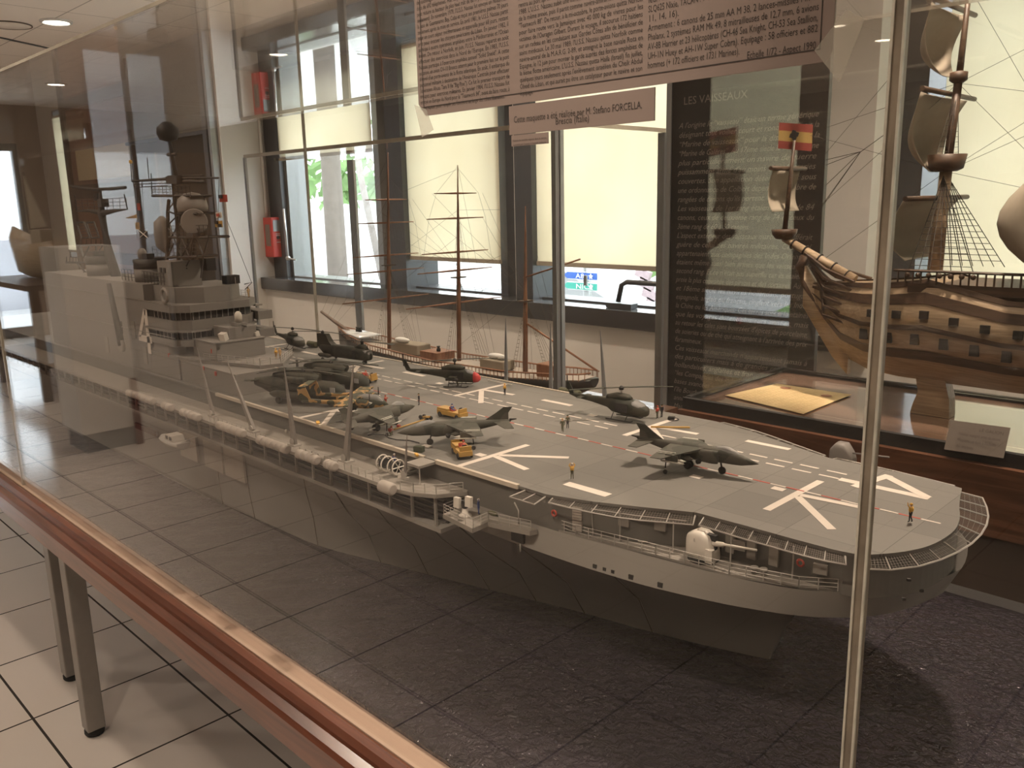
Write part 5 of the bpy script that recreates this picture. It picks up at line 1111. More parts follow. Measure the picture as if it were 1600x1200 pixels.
# signal flags
for i, (px, py, w, h_, mt, lab) in enumerate(((216, 323, 5, 11, 'redv', 'red signal flag'), (214, 353, 6, 11, 'tanv', 'orange signal flag'), (224, 366, 12, 11, 'darkcl', 'dark flag with a pale cross'), (341, 336, 9, 9, 'cream', 'pale signal flag with red centre'), (341, 350, 11, 10, 'yel', 'yellow and black signal flag'), (348, 310, 12, 11, 'redv', 'red and dark ensign'), (204, 338, 20, 6, 'tanv', 'long pennant'))):
    a = at(px-w/2, py-h_/2, 'y', .93); b = at(px+w/2, py+h_/2, 'y', .93)
    fl_ = M()
    if i == 6: fl_.prism([(a.x, .93, b.z), (b.x, .93, a.z), (b.x, .93, b.z)], (0, .001, 0))
    else: fl_.prism([(a.x, .93, a.z), (b.x, .932, a.z), (b.x, .932, b.z), (a.x, .93, b.z)], (0, .001, 0))
    f_o = fl_.build('signal_flag', G[mt], ship, label=lab)
    cx_, cz_, ww, hh = (a.x+b.x)/2, (a.z+b.z)/2, b.x-a.x, a.z-b.z
    if i == 2: M().tube([(a.x, .929, a.z), (b.x, .931, b.z)], .0016, 4).tube([(b.x, .931, a.z), (a.x, .929, b.z)], .0016, 4).build('flag_cross', G['cream'], f_o)
    if i == 3: M().box(cx_-ww*.25, .928, cz_-hh*.25, cx_+ww*.25, .9295, cz_+hh*.25).build('flag_centre', G['redv'], f_o)
    if i == 4: M().box(a.x, .928, cz_, cx_, .9295, a.z).box(cx_, .928, b.z, b.x, .9295, cz_).build('flag_squares', G['black'], f_o)
    if i == 5: M().box(a.x, .928, cz_, cx_, .9295, a.z).build('flag_canton', G['darkcl'], f_o)
hal = M()
for a, b in (((214, 290), (214, 372)), ((342, 280), (341, 360)), ((355, 345), (393, 441)), ((361, 360), (393, 441)), ((222, 290), (226, 360))): hal.tube([at(*a, 'y', .931), at(*b, 'y', .931)], .0006, 3)
hal.build('halyard', G['rope'], ship)
M().tube([at(382, 444, 'y', .99), at(394, 441, 'y', .97), at(383, 452, 'y', .99)], .0012, 4).build('yard_bracket', G['mast'], isl)
# roof gear near the funnels
rg_ = M()
for k in range(14): q = at(190+5*k, 425, 'y', .86); rg_.tube([(q.x, .86, Zr(-.180)), (q.x, .86, Zr(-.152))], .0010, 3)
q0_, q1_ = at(190, 425, 'y', .86).x, at(256, 425, 'y', .86).x
for dz in (.01, .02, .029): rg_.tube([(q0_, .86, Zr(-.180+dz)), (q1_, .86, Zr(-.180+dz))], .0009, 3)
rg_.build('roof_railing', G['mast'], isl)
M().ell(at(222, 397, 'y', .9), (.014, .012, .016), 10, 8).build('search_radar', G['dome'], ship)
M().torus(at(257, 462, 'y', .826), .016, .004, 'y', 18, 6).build('hose_ring', G['dome'], isl)
# aft deck seen behind
# launch hanging beside the hull
bt_ = at(272, 693, 'y', .735); lb = thing('motor_launch', bt_, 'small grey motor launch with a pale cabin, lowered beside the hull', 'boat', rz=.0)
bb = bt_; sc_ = [(-.055, .004, .0, .012), (-.035, .019, -.004, .010), (.0, .023, -.006, .009), (.035, .020, -.005, .010), (.05, .016, -.003, .010)]
M().loft([[Vector((bb.x+x, bb.y+w*s, bb.z+z)) for s, z in ((-1, zt_), (-.75, (zb_+zt_)/2-.003), (0, zb_-.002), (.75, (zb_+zt_)/2-.003), (1, zt_), (0, zt_))] for x, w, zb_, zt_ in sc_]).build('hull', G['boatg'], lb)
M().prism([(bb.x-.020, bb.y-.013, bb.z+.0105), (bb.x-.012, bb.y-.012, bb.z+.022), (bb.x+.020, bb.y-.012, bb.z+.022), (bb.x+.028, bb.y-.013, bb.z+.0105)], (0, .026, 0)).build('cabin', G['cream'], lb)
for x in (-.004, .014): M().box(bb.x+x-.004, bb.y-.0142, bb.z+.013, bb.x+x+.006, bb.y-.0128, bb.z+.020).build('cabin_window', G['dark'], lb)
for x in (-.035, .04): M().tube([(bb.x+x, bb.y, bb.z+.010), (bb.x+x, .774, Zr(-.488))], .0012, 4).build('davit_fall', G['rail'], lb)
# hangar deck openings on the side
for px0, px1, py0, py1 in ((212, 246, 660, 682),):
    a, b = at(px0, py0, 'y', .8195), at(px1, py1, 'y', .8195); M().box(a.x, .816, b.z, b.x, .8222, a.z).build('boat_bay', mat('rust red door', (.08, .035, .03), .6), ship)
for x in (-1.93, -1.80, -1.70): M().box(x-.045, .8185, Zr(-.585), x+.045, .8235, Zr(-.51)).build('bay_panel', mat('bay panel pale', (.40, .36, .31), .6), ship)
# ---------------------------------------------------------------- aircraft (real metres, then 1:72)
K = 1/72
def V3(x, y, z): return Vector((x, y, z))
def ring(x, w, h, zc, n=14, p=.9, yc=0):
    out = []
    for k in range(n):
        a = 2*PI*k/n; c_, s_ = math.cos(a), math.sin(a); out.append(V3(x, yc+w*math.copysign(abs(c_)**p, c_), zc+h*math.copysign(abs(s_)**p, s_)))
    return out
def P_(m_, name, mt, par, **k): return m_.build(name, G[mt] if isinstance(mt, str) else mt, par, scale=K, **k)
def wheel(par, x, y, r, w=.25, z=None):
    o = P_(M().lathe([(r*.6, -w/2), (r, -w/2+.04), (r, w/2-.04), (r*.6, w/2)], (x, y, r if z is None else z), 14, 'y'), 'wheel', 'rubber', par)
    return o
def harrier(loc, rz, label, mt='harr'):
    t = thing('jump_jet', (0, 0, 0), label, 'model aircraft', 'grey green jump jets on the flight deck')
    f = M().loft([ring(*q) for q in ((7.0, .03, .03, 1.75), (6.4, .22, .24, 1.78), (5.2, .48, .55, 1.85), (4.2, .55, .72, 1.98), (3.2, .62, .78, 2.05), (2.2, .75, .82, 2.1), (0, .75, .80, 2.15), (-2, .68, .72, 2.2), (-4, .45, .5, 2.35), (-5.6, .25, .3, 2.5), (-6.9, .12, .14, 2.6))]); P_(f, 'fuselage', mt, t)
    for s in (-1, 1):
        P_(M().loft([ring(*q, yc=s*q2) for q, q2 in (((2.9, .30, .68, 2.0), .82), ((2.3, .38, .74, 2.0), .88), ((.8, .36, .66, 2.0), .85), ((-1.2, .2, .35, 2.0), .6))]), 'air_intake', mt, t)
        P_(M().lathe([(.34, 0), (.30, .03)], (2.92, s*.82, 2.0), 14, 'x'), 'intake_mouth', 'dark', t)
        w = M(); w.loft([[V3(1.3, s*.6, 2.75), V3(-2.6, s*.6, 2.7), V3(-2.6, s*.6, 2.6), V3(1.3, s*.6, 2.45)], [V3(-.2, s*2.6, 2.50), V3(-2.9, s*2.6, 2.45), V3(-2.9, s*2.6, 2.38), V3(-.2, s*2.6, 2.32)], [V3(-1.9, s*4.6, 2.12), V3(-3.1, s*4.6, 2.12), V3(-3.1, s*4.6, 2.06), V3(-1.9, s*4.6, 2.04)]], True, False); wo = P_(w, 'wing', mt, t)
        P_(M().prism([(-.9, s*3.0-.03, 2.46), (-2.8, s*3.0-.03, 2.42), (-2.8, s*3.0+.06, 2.42), (-.9, s*3.0+.06, 2.46)], (0, 0, .05)).prism([(-1.1, s*3.35-.03, 2.42), (-2.8, s*3.35-.03, 2.37), (-2.8, s*3.35+.06, 2.37), (-1.1, s*3.35+.06, 2.42)], (0, 0, .05)), 'wing_stripe', 'missile', wo)
        P_(M().loft([[V3(-4.6, s*.2, 2.62), V3(-6.6, s*.2, 2.6), V3(-6.6, s*.2, 2.52), V3(-4.6, s*.2, 2.54)], [V3(-5.9, s*2.1, 2.15), V3(-7.0, s*2.1, 2.15), V3(-7.0, s*2.1, 2.09), V3(-5.9, s*2.1, 2.09)]], True, False), 'tailplane', mt, t)
        for y, z, r, L_, m_ in ((1.9, 1.75, .28, 3.4, mt), (2.9, 1.68, .16, 2.6, 'missile'), (3.6, 1.62, .10, 2.9, 'missile')):
            P_(M().lathe([(.0, -L_/2), (r, -L_/2+.3), (r, L_/2-.6), (0, L_/2)], (-1.0, s*y, z), 10, 'x'), 'wing_store', m_, t)
            P_(M().box(-1.8, s*y-.05, z+r*.8, -.4, s*y+.05, z+.75), 'pylon', mt, t)
        P_(M().tube([(-1.9, s*3.1, 2.3), (-2.0, s*3.1, .7)], .07, 6), 'outrigger', 'dark', t); wheel(t, -2.0, s*3.1, .26, .14)
        P_(M().tube([(1.0, s*.9, 1.6), (.9, s*1.15, 1.35), (.7, s*1.15, 1.25)], [.3, .3, .25], 10), 'nozzle', 'dark', t)
    P_(M().loft([[V3(-3.6, -.06, 2.75), V3(-6.6, -.05, 2.75), V3(-6.6, .05, 2.75), V3(-3.6, .06, 2.75)], [V3(-5.0, -.05, 3.6), V3(-6.6, -.04, 3.6), V3(-6.6, .04, 3.6), V3(-5.0, .05, 3.6)], [V3(-6.0, -.02, 4.3), V3(-7.1, -.02, 4.3), V3(-7.1, .02, 4.3), V3(-6.0, .02, 4.3)]], True, False), 'tail_fin', mt, t)
    P_(M().tube([(-6.7, 0, 2.7), (-7.6, 0, 2.75)], [.16, .07], 8), 'tail_boom', 'dark', t)
    P_(M().loft([ring(*q) for q in ((5.1, .06, .05, 2.35), (4.6, .33, .34, 2.45), (3.9, .40, .55, 2.55), (3.3, .38, .58, 2.6), (2.6, .28, .4, 2.65), (2.1, .1, .15, 2.7))]), 'canopy', 'canopy', t)
    P_(M().box(3.3, -.22, 2.2, 3.8, .22, 2.85), 'ejection_seat', 'dark', t)
    P_(M().tube([(2.9, 0, 1.4), (3.1, 0, .5)], .09, 6), 'nose_gear', 'dark', t); wheel(t, 3.1, 0, .42, .24)
    P_(M().tube([(-.7, 0, 1.5), (-.7, 0, .5)], .11, 6), 'main_gear', 'dark', t); wheel(t, -.7, -.28, .45, .22); wheel(t, -.7, .28, .45, .22)
    P_(M().loft([ring(*q, yc=.0) for q in ((1.2, .5, .12, 1.28), (-1.4, .5, .12, 1.3))]), 'belly_strakes', mt, t)
    t.location = loc; t.rotation_euler = (0, 0, rz); return t
DK = DZ+.0007
h1 = harrier((-.672, 1.050, DK), math.radians(10), 'grey green jump jet nearest the bow, white missiles under its wings')
def whole(root, loc, rz, label): return dup(root, loc, rz, label)
whole(h1, (-1.052, .905, DK), math.radians(-128), 'jump jet in mid deck, nose toward the starboard edge, before the long yellow tractor')
whole(h1, (-1.225, .875, DK), math.radians(100), 'jump jet with its tail over the starboard edge beside the desert coloured plane')
def rotor(par, c, n, R_, w=.5, a0=0, droop=.4, name='rotor_blade', fold=None):
    P_(M().lathe([(.3, -.3), (.35, 0), (.15, .25)], c, 10), 'rotor_hub', 'dark', par)
    for k in range(n):
        a = a0+2*PI*k/n if fold is None else fold[k]; d = V3(math.cos(a), math.sin(a), 0); s = V3(-d.y, d.x, 0)*w/2; b = V3(*c); pts = []
        P_(M().loft([[b+d*r-s+V3(0, 0, -droop*(r/R_)**2), b+d*r+s+V3(0, 0, -droop*(r/R_)**2), b+d*r+s+V3(0, 0, .07-droop*(r/R_)**2), b+d*r-s+V3(0, 0, .07-droop*(r/R_)**2)] for r in (.3, R_*.35, R_*.7, R_)], True, False), name, 'olive', par)
def huey(loc, rz, label, a0, nose='olive', slim=1.0):
    t = thing('utility_helicopter' if slim == 1 else 'attack_helicopter', (0, 0, 0), label, 'model helicopter')
    w = 1.25*slim
    P_(M().loft([ring(*q, p=.75) for q in ((4.2, .2*slim, .25, 1.35), (3.9, .75*slim, .6, 1.4), (3.1, w*.9, .85, 1.5), (2.2, w, 1.05, 1.7), (.5, w, 1.1, 1.75), (-1.0, w*.9, 1.0, 1.85), (-2.0, w*.5, .7, 2.0), (-4.5, .35, .45, 2.15), (-7.5, .2, .28, 2.3), (-8.3, .12, .15, 2.4))]), 'fuselage', 'olive', t)
    P_(M().loft([ring(*q) for q in ((1.6, .3, .2, 2.9), (1.0, .65, .45, 3.0), (-.8, .7, .5, 3.0), (-2.2, .3, .3, 2.8))]), 'engine_housing', 'olive', t)
    P_(M().loft([ring(*q) for q in ((3.7, .45*slim, .1, 1.95), (3.1, .95*slim, .42, 2.05), (2.3, 1.1*slim, .5, 2.25), (1.7, .9*slim, .3, 2.45))]), 'windscreen', 'canopy', t)
    if nose != 'olive': P_(M().loft([ring(*q, p=.8) for q in ((4.28, .22*slim, .27, 1.35), (3.9, .80*slim, .65, 1.4), (3.2, w*.95, .9, 1.5))]), 'nose_cover', nose, t, label='red nose cover')
    for s in (-1, 1):
        P_(M().box(-.3, s*(w+.0)-.03, 1.2, 1.7, s*(w)+.03, 2.4), 'cabin_door', 'dark', t)
        P_(M().tube([(2.6, s*1.35, .25), (2.2, s*1.35, .08), (-1.6, s*1.35, .08)], .08, 6).tube([(1.4, s*.7, .8), (1.4, s*1.35, .1)], .06, 5).tube([(-.8, s*.7, .9), (-.8, s*1.35, .1)], .06, 5), 'landing_skid', 'dark', t)
        if slim < 1: P_(M().box(-.6, s*.6 if s > 0 else -2.0, 1.6, .6, 2.0 if s > 0 else -.6, 1.72), 'stub_wing', 'olive', t); P_(M().lathe([(.25, -1), (.25, .9), (.0, 1.1)], (0, s*1.7, 1.35), 10, 'x'), 'rocket_pod', 'dark', t)
    P_(M().prism([(-7.6, -.07, 2.4), (-8.4, -.07, 2.3), (-9.1, -.07, 4.0), (-8.5, -.07, 4.1)], (0, .14, 0)), 'tail_fin', 'olive', t)
    P_(M().box(-6.4, -1.4, 2.28, -5.7, 1.4, 2.36), 'stabiliser', 'olive', t)
    P_(M().tube([(-8.75, -.15, 3.0), (-8.75, -.15, 5.0)], .10, 4).tube([(-8.75, -.2, 3.95), (-8.75, .1, 3.95)], .12, 6), 'tail_rotor', 'dark', t)
    P_(M().tube([(0, 0, 3.3), (0, 0, 4.3)], .13, 8), 'rotor_mast', 'silver' if slim == 1 else 'dark', t)
    rotor(t, (0, 0, 4.25), 2, 7.0, .5, a0, .15)
    t.location = loc; t.rotation_euler = (0, 0, rz); return t
q = at(982, 652, 'z', -.4); huey((-.944, 1.222, DK), math.radians(6), 'olive utility helicopter with two long rotor blades near the port edge', math.radians(42))
huey((-1.405, 1.215, DK), math.radians(30), 'olive attack helicopter with a red nose cover near the port edge', math.radians(205), 'red_nose', .62)
hb = huey((-2.15, 1.25, DK), math.radians(-5), 'dark helicopter partly hidden beyond the front of the island', math.radians(20))
def tandem(loc, rz, label):
    t = thing('tandem_rotor_helicopter', (0, 0, 0), label, 'model helicopter')
    P_(M().loft([ring(*q, p=.7) for q in ((6.9, .3, .4, 1.6), (6.5, .9, .9, 1.7), (5.6, 1.1, 1.15, 1.85), (2, 1.15, 1.2, 1.9), (-3, 1.15, 1.2, 1.95), (-5, 1.0, .95, 2.2), (-6.3, .6, .5, 2.6))]), 'fuselage', 'olive', t)
    P_(M().loft([ring(*q) for q in ((6.1, .3, .3, 2.9), (5.4, .6, .55, 3.2), (4.2, .6, .5, 3.2), (3.0, .3, .2, 3.0))]), 'forward_pylon', 'olive', t)
    P_(M().loft([[V3(x0, -w, z), V3(x1, -w, z), V3(x1, w, z), V3(x0, w, z)] for x0, x1, w, z in ((-2.0, -6.6, .7, 2.6), (-3.4, -6.6, .6, 3.6), (-4.3, -6.7, .5, 5.0))], True, False), 'rear_pylon', 'olive', t)
    for s in (-1, 1):
        P_(M().loft([ring(*q, yc=s*1.35) for q in ((-2.2, .2, .2, 1.1), (-3, .45, .4, 1.1), (-5, .45, .4, 1.15), (-5.6, .2, .2, 1.2))]), 'sponson', 'olive', t); wheel(t, -4.2, s*1.7, .38)
        for x in (4.6, 2.4, .2, -2): P_(M().lathe([(.22, -.02), (.22, .02)], (x, s*1.16, 2.2), 10, 'y'), 'window', 'dark', t)
    P_(M().box(3.2, -1.19, 1.0, 4.0, -1.12, 2.6), 'side_door', 'dark', t)
    P_(M().loft([ring(*q) for q in ((6.85, .4, .2, 2.0), (6.3, .9, .45, 2.25), (5.7, .9, .3, 2.6))]), 'windscreen', 'canopy', t)
    wheel(t, 5.2, -.25, .33); wheel(t, 5.2, .25, .33); P_(M().tube([(5.2, 0, .9), (5.2, 0, .3)], .1, 6), 'nose_gear', 'dark', t)
    P_(M().tube([(4.8, 0, 3.5), (4.8, 0, 4.3)], .3, 8), 'rotor_mast', 'dark', t); rotor(t, (4.8, 0, 4.3), 3, 7.0, .45, .3, .3, fold=[.1, .2, 3.25])
    rotor(t, (-5.6, 0, 5.3), 3, 7.0, .45, 0, .2, fold=[.05, 2.9, 3.35])
    t.location = loc; t.rotation_euler = (0, 0, rz); return t
th = tandem((-1.855, 1.225, DK), math.radians(10), 'dark olive twin rotor helicopter standing near the port edge behind the parked group')
def heavy(loc, rz, label):
    t = thing('heavy_lift_helicopter', (0, 0, 0), label, 'model helicopter', 'folded heavy helicopters parked before the island')
    P_(M().loft([ring(*q, p=.7) for q in ((10.0, .2, .3, 1.8), (9.4, .9, .9, 1.9), (8.0, 1.3, 1.35, 2.1), (2, 1.35, 1.4, 2.2), (-3, 1.35, 1.4, 2.3), (-5, .9, .9, 2.5), (-6.6, .6, .6, 2.6))]), 'fuselage', 'olive', t)
    P_(M().loft([ring(*q) for q in ((5.5, .5, .4, 3.7), (4, 1.1, .7, 3.9), (0, 1.1, .8, 4.0), (-3, .5, .4, 3.8))]), 'engine_deck', 'olive', t)
    for s in (-1, 1):
        P_(M().lathe([(.45, 2.2), (.5, 2.0), (.5, -1.2), (.3, -1.6)], (2.0, s*1.75, 3.7), 12, 'x'), 'engine_pod', 'olive', t)
        P_(M().loft([ring(*q, yc=s*1.9) for q in ((4.2, .2, .2, 1.4), (3.2, .6, .55, 1.4), (-1.5, .6, .55, 1.4), (-2.4, .2, .2, 1.4))]), 'sponson', 'olive', t)
        wheel(t, -.8, s*2.1, .5); wheel(t, 7.2, s*.3, .42)
        P_(M().box(8.2, s*1.28-.02, 2.2, 9.0, s*1.2+.06, 2.9), 'cockpit_window', 'canopy', t)
    P_(M().loft([[V3(-5.4, -.3, 2.9), V3(-6.9, -.3, 2.8), V3(-6.9, .3, 2.8), V3(-5.4, .3, 2.9)], [V3(-5.4, -2.6, 3.1), V3(-6.8, -2.6, 3.1), V3(-6.8, -2.3, 3.3), V3(-5.4, -2.3, 3.3)]], True, False), 'folded_tail_pylon', 'olive', t)
    P_(M().tube([(2.5, 0, 4.3), (2.5, 0, 4.9)], .35, 8), 'rotor_mast', 'dark', t)
    rotor(t, (2.5, 0, 4.9), 7, 7.6, .36, 0, .7, fold=[PI-.12, PI+.10, PI-.26, PI+.22, PI-.40, .12, .45])
    t.location = loc; t.rotation_euler = (0, 0, rz); return t
hv = heavy((-1.600, .990, DK), math.radians(14), 'dark heavy helicopter with folded blades parked farther from the starboard edge')
dup(hv, (-1.56, .893, DK), math.radians(20), 'dark heavy helicopter with folded blades parked at the starboard edge next to the island')
# desert camouflaged twin boom plane
t = thing('twin_boom_plane', (0, 0, 0), 'yellow and green camouflaged plane between the folded helicopters and a jump jet', 'model aircraft')
P_(M().loft([ring(*q, p=.8) for q in ((4.8, .1, .12, 1.6), (4.3, .45, .5, 1.7), (3.0, .6, .8, 1.9), (1.5, .65, .9, 2.0), (-1.0, .6, .85, 2.1), (-2.6, .3, .5, 2.3))]), 'fuselage', 'desert', t)
P_(M().loft([ring(*q) for q in ((4.1, .3, .15, 2.15), (3.3, .5, .6, 2.5), (1.5, .52, .65, 2.6), (.3, .3, .3, 2.7))]), 'canopy', 'canopy', t)
P_(M().box(-1.0, -6.0, 2.75, 1.0, 6.0, 2.9), 'wing', 'desert', t)
for s in (-1, 1):
    P_(M().loft([ring(*q, yc=s*2.2) for q in ((2.6, .3, .35, 2.4), (2.0, .42, .5, 2.4), (-.5, .42, .5, 2.4), (-3, .22, .3, 2.5), (-6.8, .15, .2, 2.6))]), 'tail_boom', 'desert', t)
    P_(M().tube([(2.75, s*2.2, 2.4), (3.1, s*2.2, 2.4)], [.25, .05], 10), 'spinner', 'missile', t)
    P_(M().tube([(2.8, s*2.2-1.2, 2.2), (2.8, s*2.2, 2.4), (2.8, s*2.2+1.2, 2.2)], [.05, .12, .05], 5).tube([(2.8, s*2.2, 2.4), (2.8, s*2.2, 3.7)], [.12, .05], 5), 'propeller', 'dark', t)
    P_(M().prism([(-5.4, s*2.2-.05, 2.6), (-7.2, s*2.2-.05, 2.6), (-7.4, s*2.2-.05, 4.6), (-6.2, s*2.2-.05, 4.6)], (0, .1, 0)), 'tail_fin', 'desert', t)
    P_(M().tube([(-.6, s*2.2, 2.0), (-.9, s*2.2, .5)], .1, 6), 'main_gear', 'missile', t); wheel(t, -.9, s*2.2, .4)
P_(M().box(-7.3, -2.2, 4.5, -6.3, 2.2, 4.6), 'tailplane', 'desert', t); P_(M().tube([(3.2, 0, 1.4), (3.4, 0, .4)], .08, 6), 'nose_gear', 'dark', t); wheel(t, 3.4, 0, .32)
t.location = (-1.345, .905, DK); t.rotation_euler = (0, 0, math.radians(38))
# ---------------------------------------------------------------- deck vehicles
def tractor(px, py, rz, label, L_=3.6, cab=False, off=0):
    q = at(px, py, 'z', -.3995); t = thing('tow_tractor', (0, 0, 0), label, 'model vehicle', 'yellow deck tractors')
    P_(M().box(-L_/2, -.8, .35, L_/2, .8, .95).box(-L_/2, -.75, .95, -.1, .75, 1.25), 'body', 'yel', t, bevel=.0006)
    P_(M().box(L_/2-.35, -.7, .95, L_/2-.1, .7, 1.5), 'dashboard', 'yel', t); P_(M().cbox((L_/2-.7, 0, 1.35), (.08, .5, .5), 0, 0, .5), 'steering_wheel', 'dark', t)
    P_(M().box(-.1, -.35, .95, .5, .35, 1.1).box(-.2, -.35, .95, -.05, .35, 1.5), 'seat', 'redv', t)
    for x in (-L_/2+.6, L_/2-.6):
        for s in (-1, 1): wheel(t, x, s*.78, .36, .26)
    if cab: P_(M().box(-L_/2-.9, -.6, .5, -L_/2, .6, .7).box(-L_/2-1.2, -.5, .4, -L_/2-.8, .5, 1.2), 'tow_hitch', 'yel', t)
    t.location = (q.x, q.y, DK); t.rotation_euler = (0, 0, math.radians(rz)); return t
tractor(722, 712, -25, 'small yellow tow tractor with a driver in red, by the starboard deck edge', 3.4, True)
tractor(707, 652, 2, 'long yellow tractor behind the middle jump jet, with a dark blue driver', 4.6)
tractor(570, 596, 14, 'yellow tractor beside the folded helicopters, farthest aft', 4.4)
def bar(name, a, b, r, mt, label, cat, z0=-.396): tag(M().tube([at(*a, 'z', z0), at(*b, 'z', z0)], r, 6).build(name, G[mt]), label, cat)
bar('tow_bar', (616, 671), (665, 655), .0016, 'yel', 'yellow tow bar between two jump jets', 'tow bar')
bar('tow_bar', (1017, 667), (1078, 668), .0018, 'yel', 'yellow tow bar with a red end behind the jump jet nearest the bow', 'tow bar')
bar('tow_bar', (762, 594), (800, 601), .0010, 'cream', 'pale tow bar ahead of the red nosed helicopter', 'tow bar')
q = at(665, 656, 'z', -.4); t = thing('bomb_trolley', q, 'yellow wheeled trolley under the nose of a jump jet', 'trolley')
M().cbox((q.x, q.y, q.z+.006), (.030, .008, .003), -.3, 0, -.2).build('frame', G['yel'], t)
for s in (-1, 1): M().lathe([(.0035, -.002), (.0042, 0), (.0035, .002)], (q.x+s*.010, q.y-.004, q.z+.0045), 10, 'y').lathe([(.0035, -.002), (.0042, 0), (.0035, .002)], (q.x+s*.010, q.y+.005, q.z+.0045), 10, 'y').build('wheel_pair', G['rubber'], t)
q = at(655, 706, 'z', -.4); tag(M().cbox((q.x, q.y, q.z+.005), (.016, .010, .009), .4).build('equipment_crate', G['green']), 'dark green crate by the starboard deck edge', 'crate')
q = at(660, 699, 'z', -.4); tag(M().cbox((q.x+.004, q.y+.006, q.z+.0017), (.016, .010, .002), .2).build('hatch_sheet', G['white']), 'pale flat sheet beside the green crate', 'sheet')
q = at(651, 712, 'z', -.4); tag(M().cbox((q.x, q.y, q.z+.002), (.012, .004, .003), -.4).build('wheel_chock', G['yelv']), 'yellow chocks beside the green crate at the deck edge', 'chock', 'yellow chocks')
q = at(497, 662, 'z', -.4); tag(M().cbox((q.x, q.y, q.z+.002), (.018, .006, .003), -.5).build('wheel_chock', G['yelv']), 'yellow chocks at the deck edge below the folded helicopters', 'chock', 'yellow chocks')
q = at(623, 668, 'z', -.4); tag(M().cbox((q.x, q.y, q.z+.003), (.006, .005, .004), .3).build('red_case', G['redv']), 'small red case on deck between two jump jets', 'case')
q = at(1052, 656, 'z', -.4); cb = M(); cb.torus((q.x, q.y, q.z+.0012), .010, .0008, 'z', 20, 5).cbox((q.x-.004, q.y, q.z+.003), (.012, .009, .005), .4); tag(cb.build('ground_power_cable', G['black']), 'black coiled cable and box near the helicopter at the port edge', 'cable')
hs = M(); hp = [at(*p, 'z', -.3988) for p in ((575, 680), (583, 678), (600, 679), (607, 684), (620, 687), (640, 688), (655, 692))]; hs.tube(hp, .0009, 5); tag(hs.build('fuel_hose', G['black']), 'black hose snaking across the deck below a jump jet', 'hose')
bar('pale_lance', (577, 672), (602, 663), .0013, 'cream', 'pale boarding pole leaning by a jump jet', 'pole', -.392)
# ---------------------------------------------------------------- miniature people: skinned bodies at 1:72
def figure(pose):
    """pose: joint dictionary in metres; returns mesh data of one continuous body"""
    me = bpy.data.meshes.new('body'); J = dict(pelvis=(0, 0, .95), chest=(0, 0, 1.32), neck=(0, 0, 1.50), head=(0, .0, 1.66), crown=(0, 0, 1.78),
        ls=(0, .19, 1.44), le=(0, .27, 1.18), lw=(.05, .27, .93), lh=(.08, .26, .84), rs=(0, -.19, 1.44), re=(0, -.27, 1.18), rw=(.05, -.27, .93), rh=(.08, -.26, .84),
        lk=(.02, .10, .50), la=(0, .11, .09), lt=(.17, .12, .04), rk=(.02, -.10, .50), ra=(0, -.11, .09), rt=(.17, -.12, .04)); J.update(pose)
    R_ = dict(pelvis=.155, chest=.165, neck=.07, head=.115, crown=.075, ls=.075, le=.055, lw=.04, lh=.045, rs=.075, re=.055, rw=.04, rh=.045, lk=.07, la=.05, lt=.045, rk=.07, ra=.05, rt=.045)
    ks = list(J); E_ = [('pelvis', 'chest'), ('chest', 'neck'), ('neck', 'head'), ('head', 'crown'), ('chest', 'ls'), ('ls', 'le'), ('le', 'lw'), ('lw', 'lh'), ('chest', 'rs'), ('rs', 're'), ('re', 'rw'), ('rw', 'rh'), ('pelvis', 'lk'), ('lk', 'la'), ('la', 'lt'), ('pelvis', 'rk'), ('rk', 'ra'), ('ra', 'rt')]
    me.from_pydata([J[k] for k in ks], [(ks.index(a), ks.index(b)) for a, b in E_], [])
    o = bpy.data.objects.new('tmp', me); COL.objects.link(o); o.modifiers.new('s', 'SKIN'); sb_ = o.modifiers.new('b', 'SUBSURF'); sb_.levels = 1
    for i, k in enumerate(ks): v = me.skin_vertices[0].data[i]; v.radius = (R_[k], R_[k]*(1.15 if k in ('pelvis', 'chest') else 1)); v.use_root = (k == 'pelvis')
    dg = bpy.context.evaluated_depsgraph_get(); res = bpy.data.meshes.new_from_object(o.evaluated_get(dg)); bpy.data.objects.remove(o)
    for v in res.vertices: v.co *= K
    return res, J
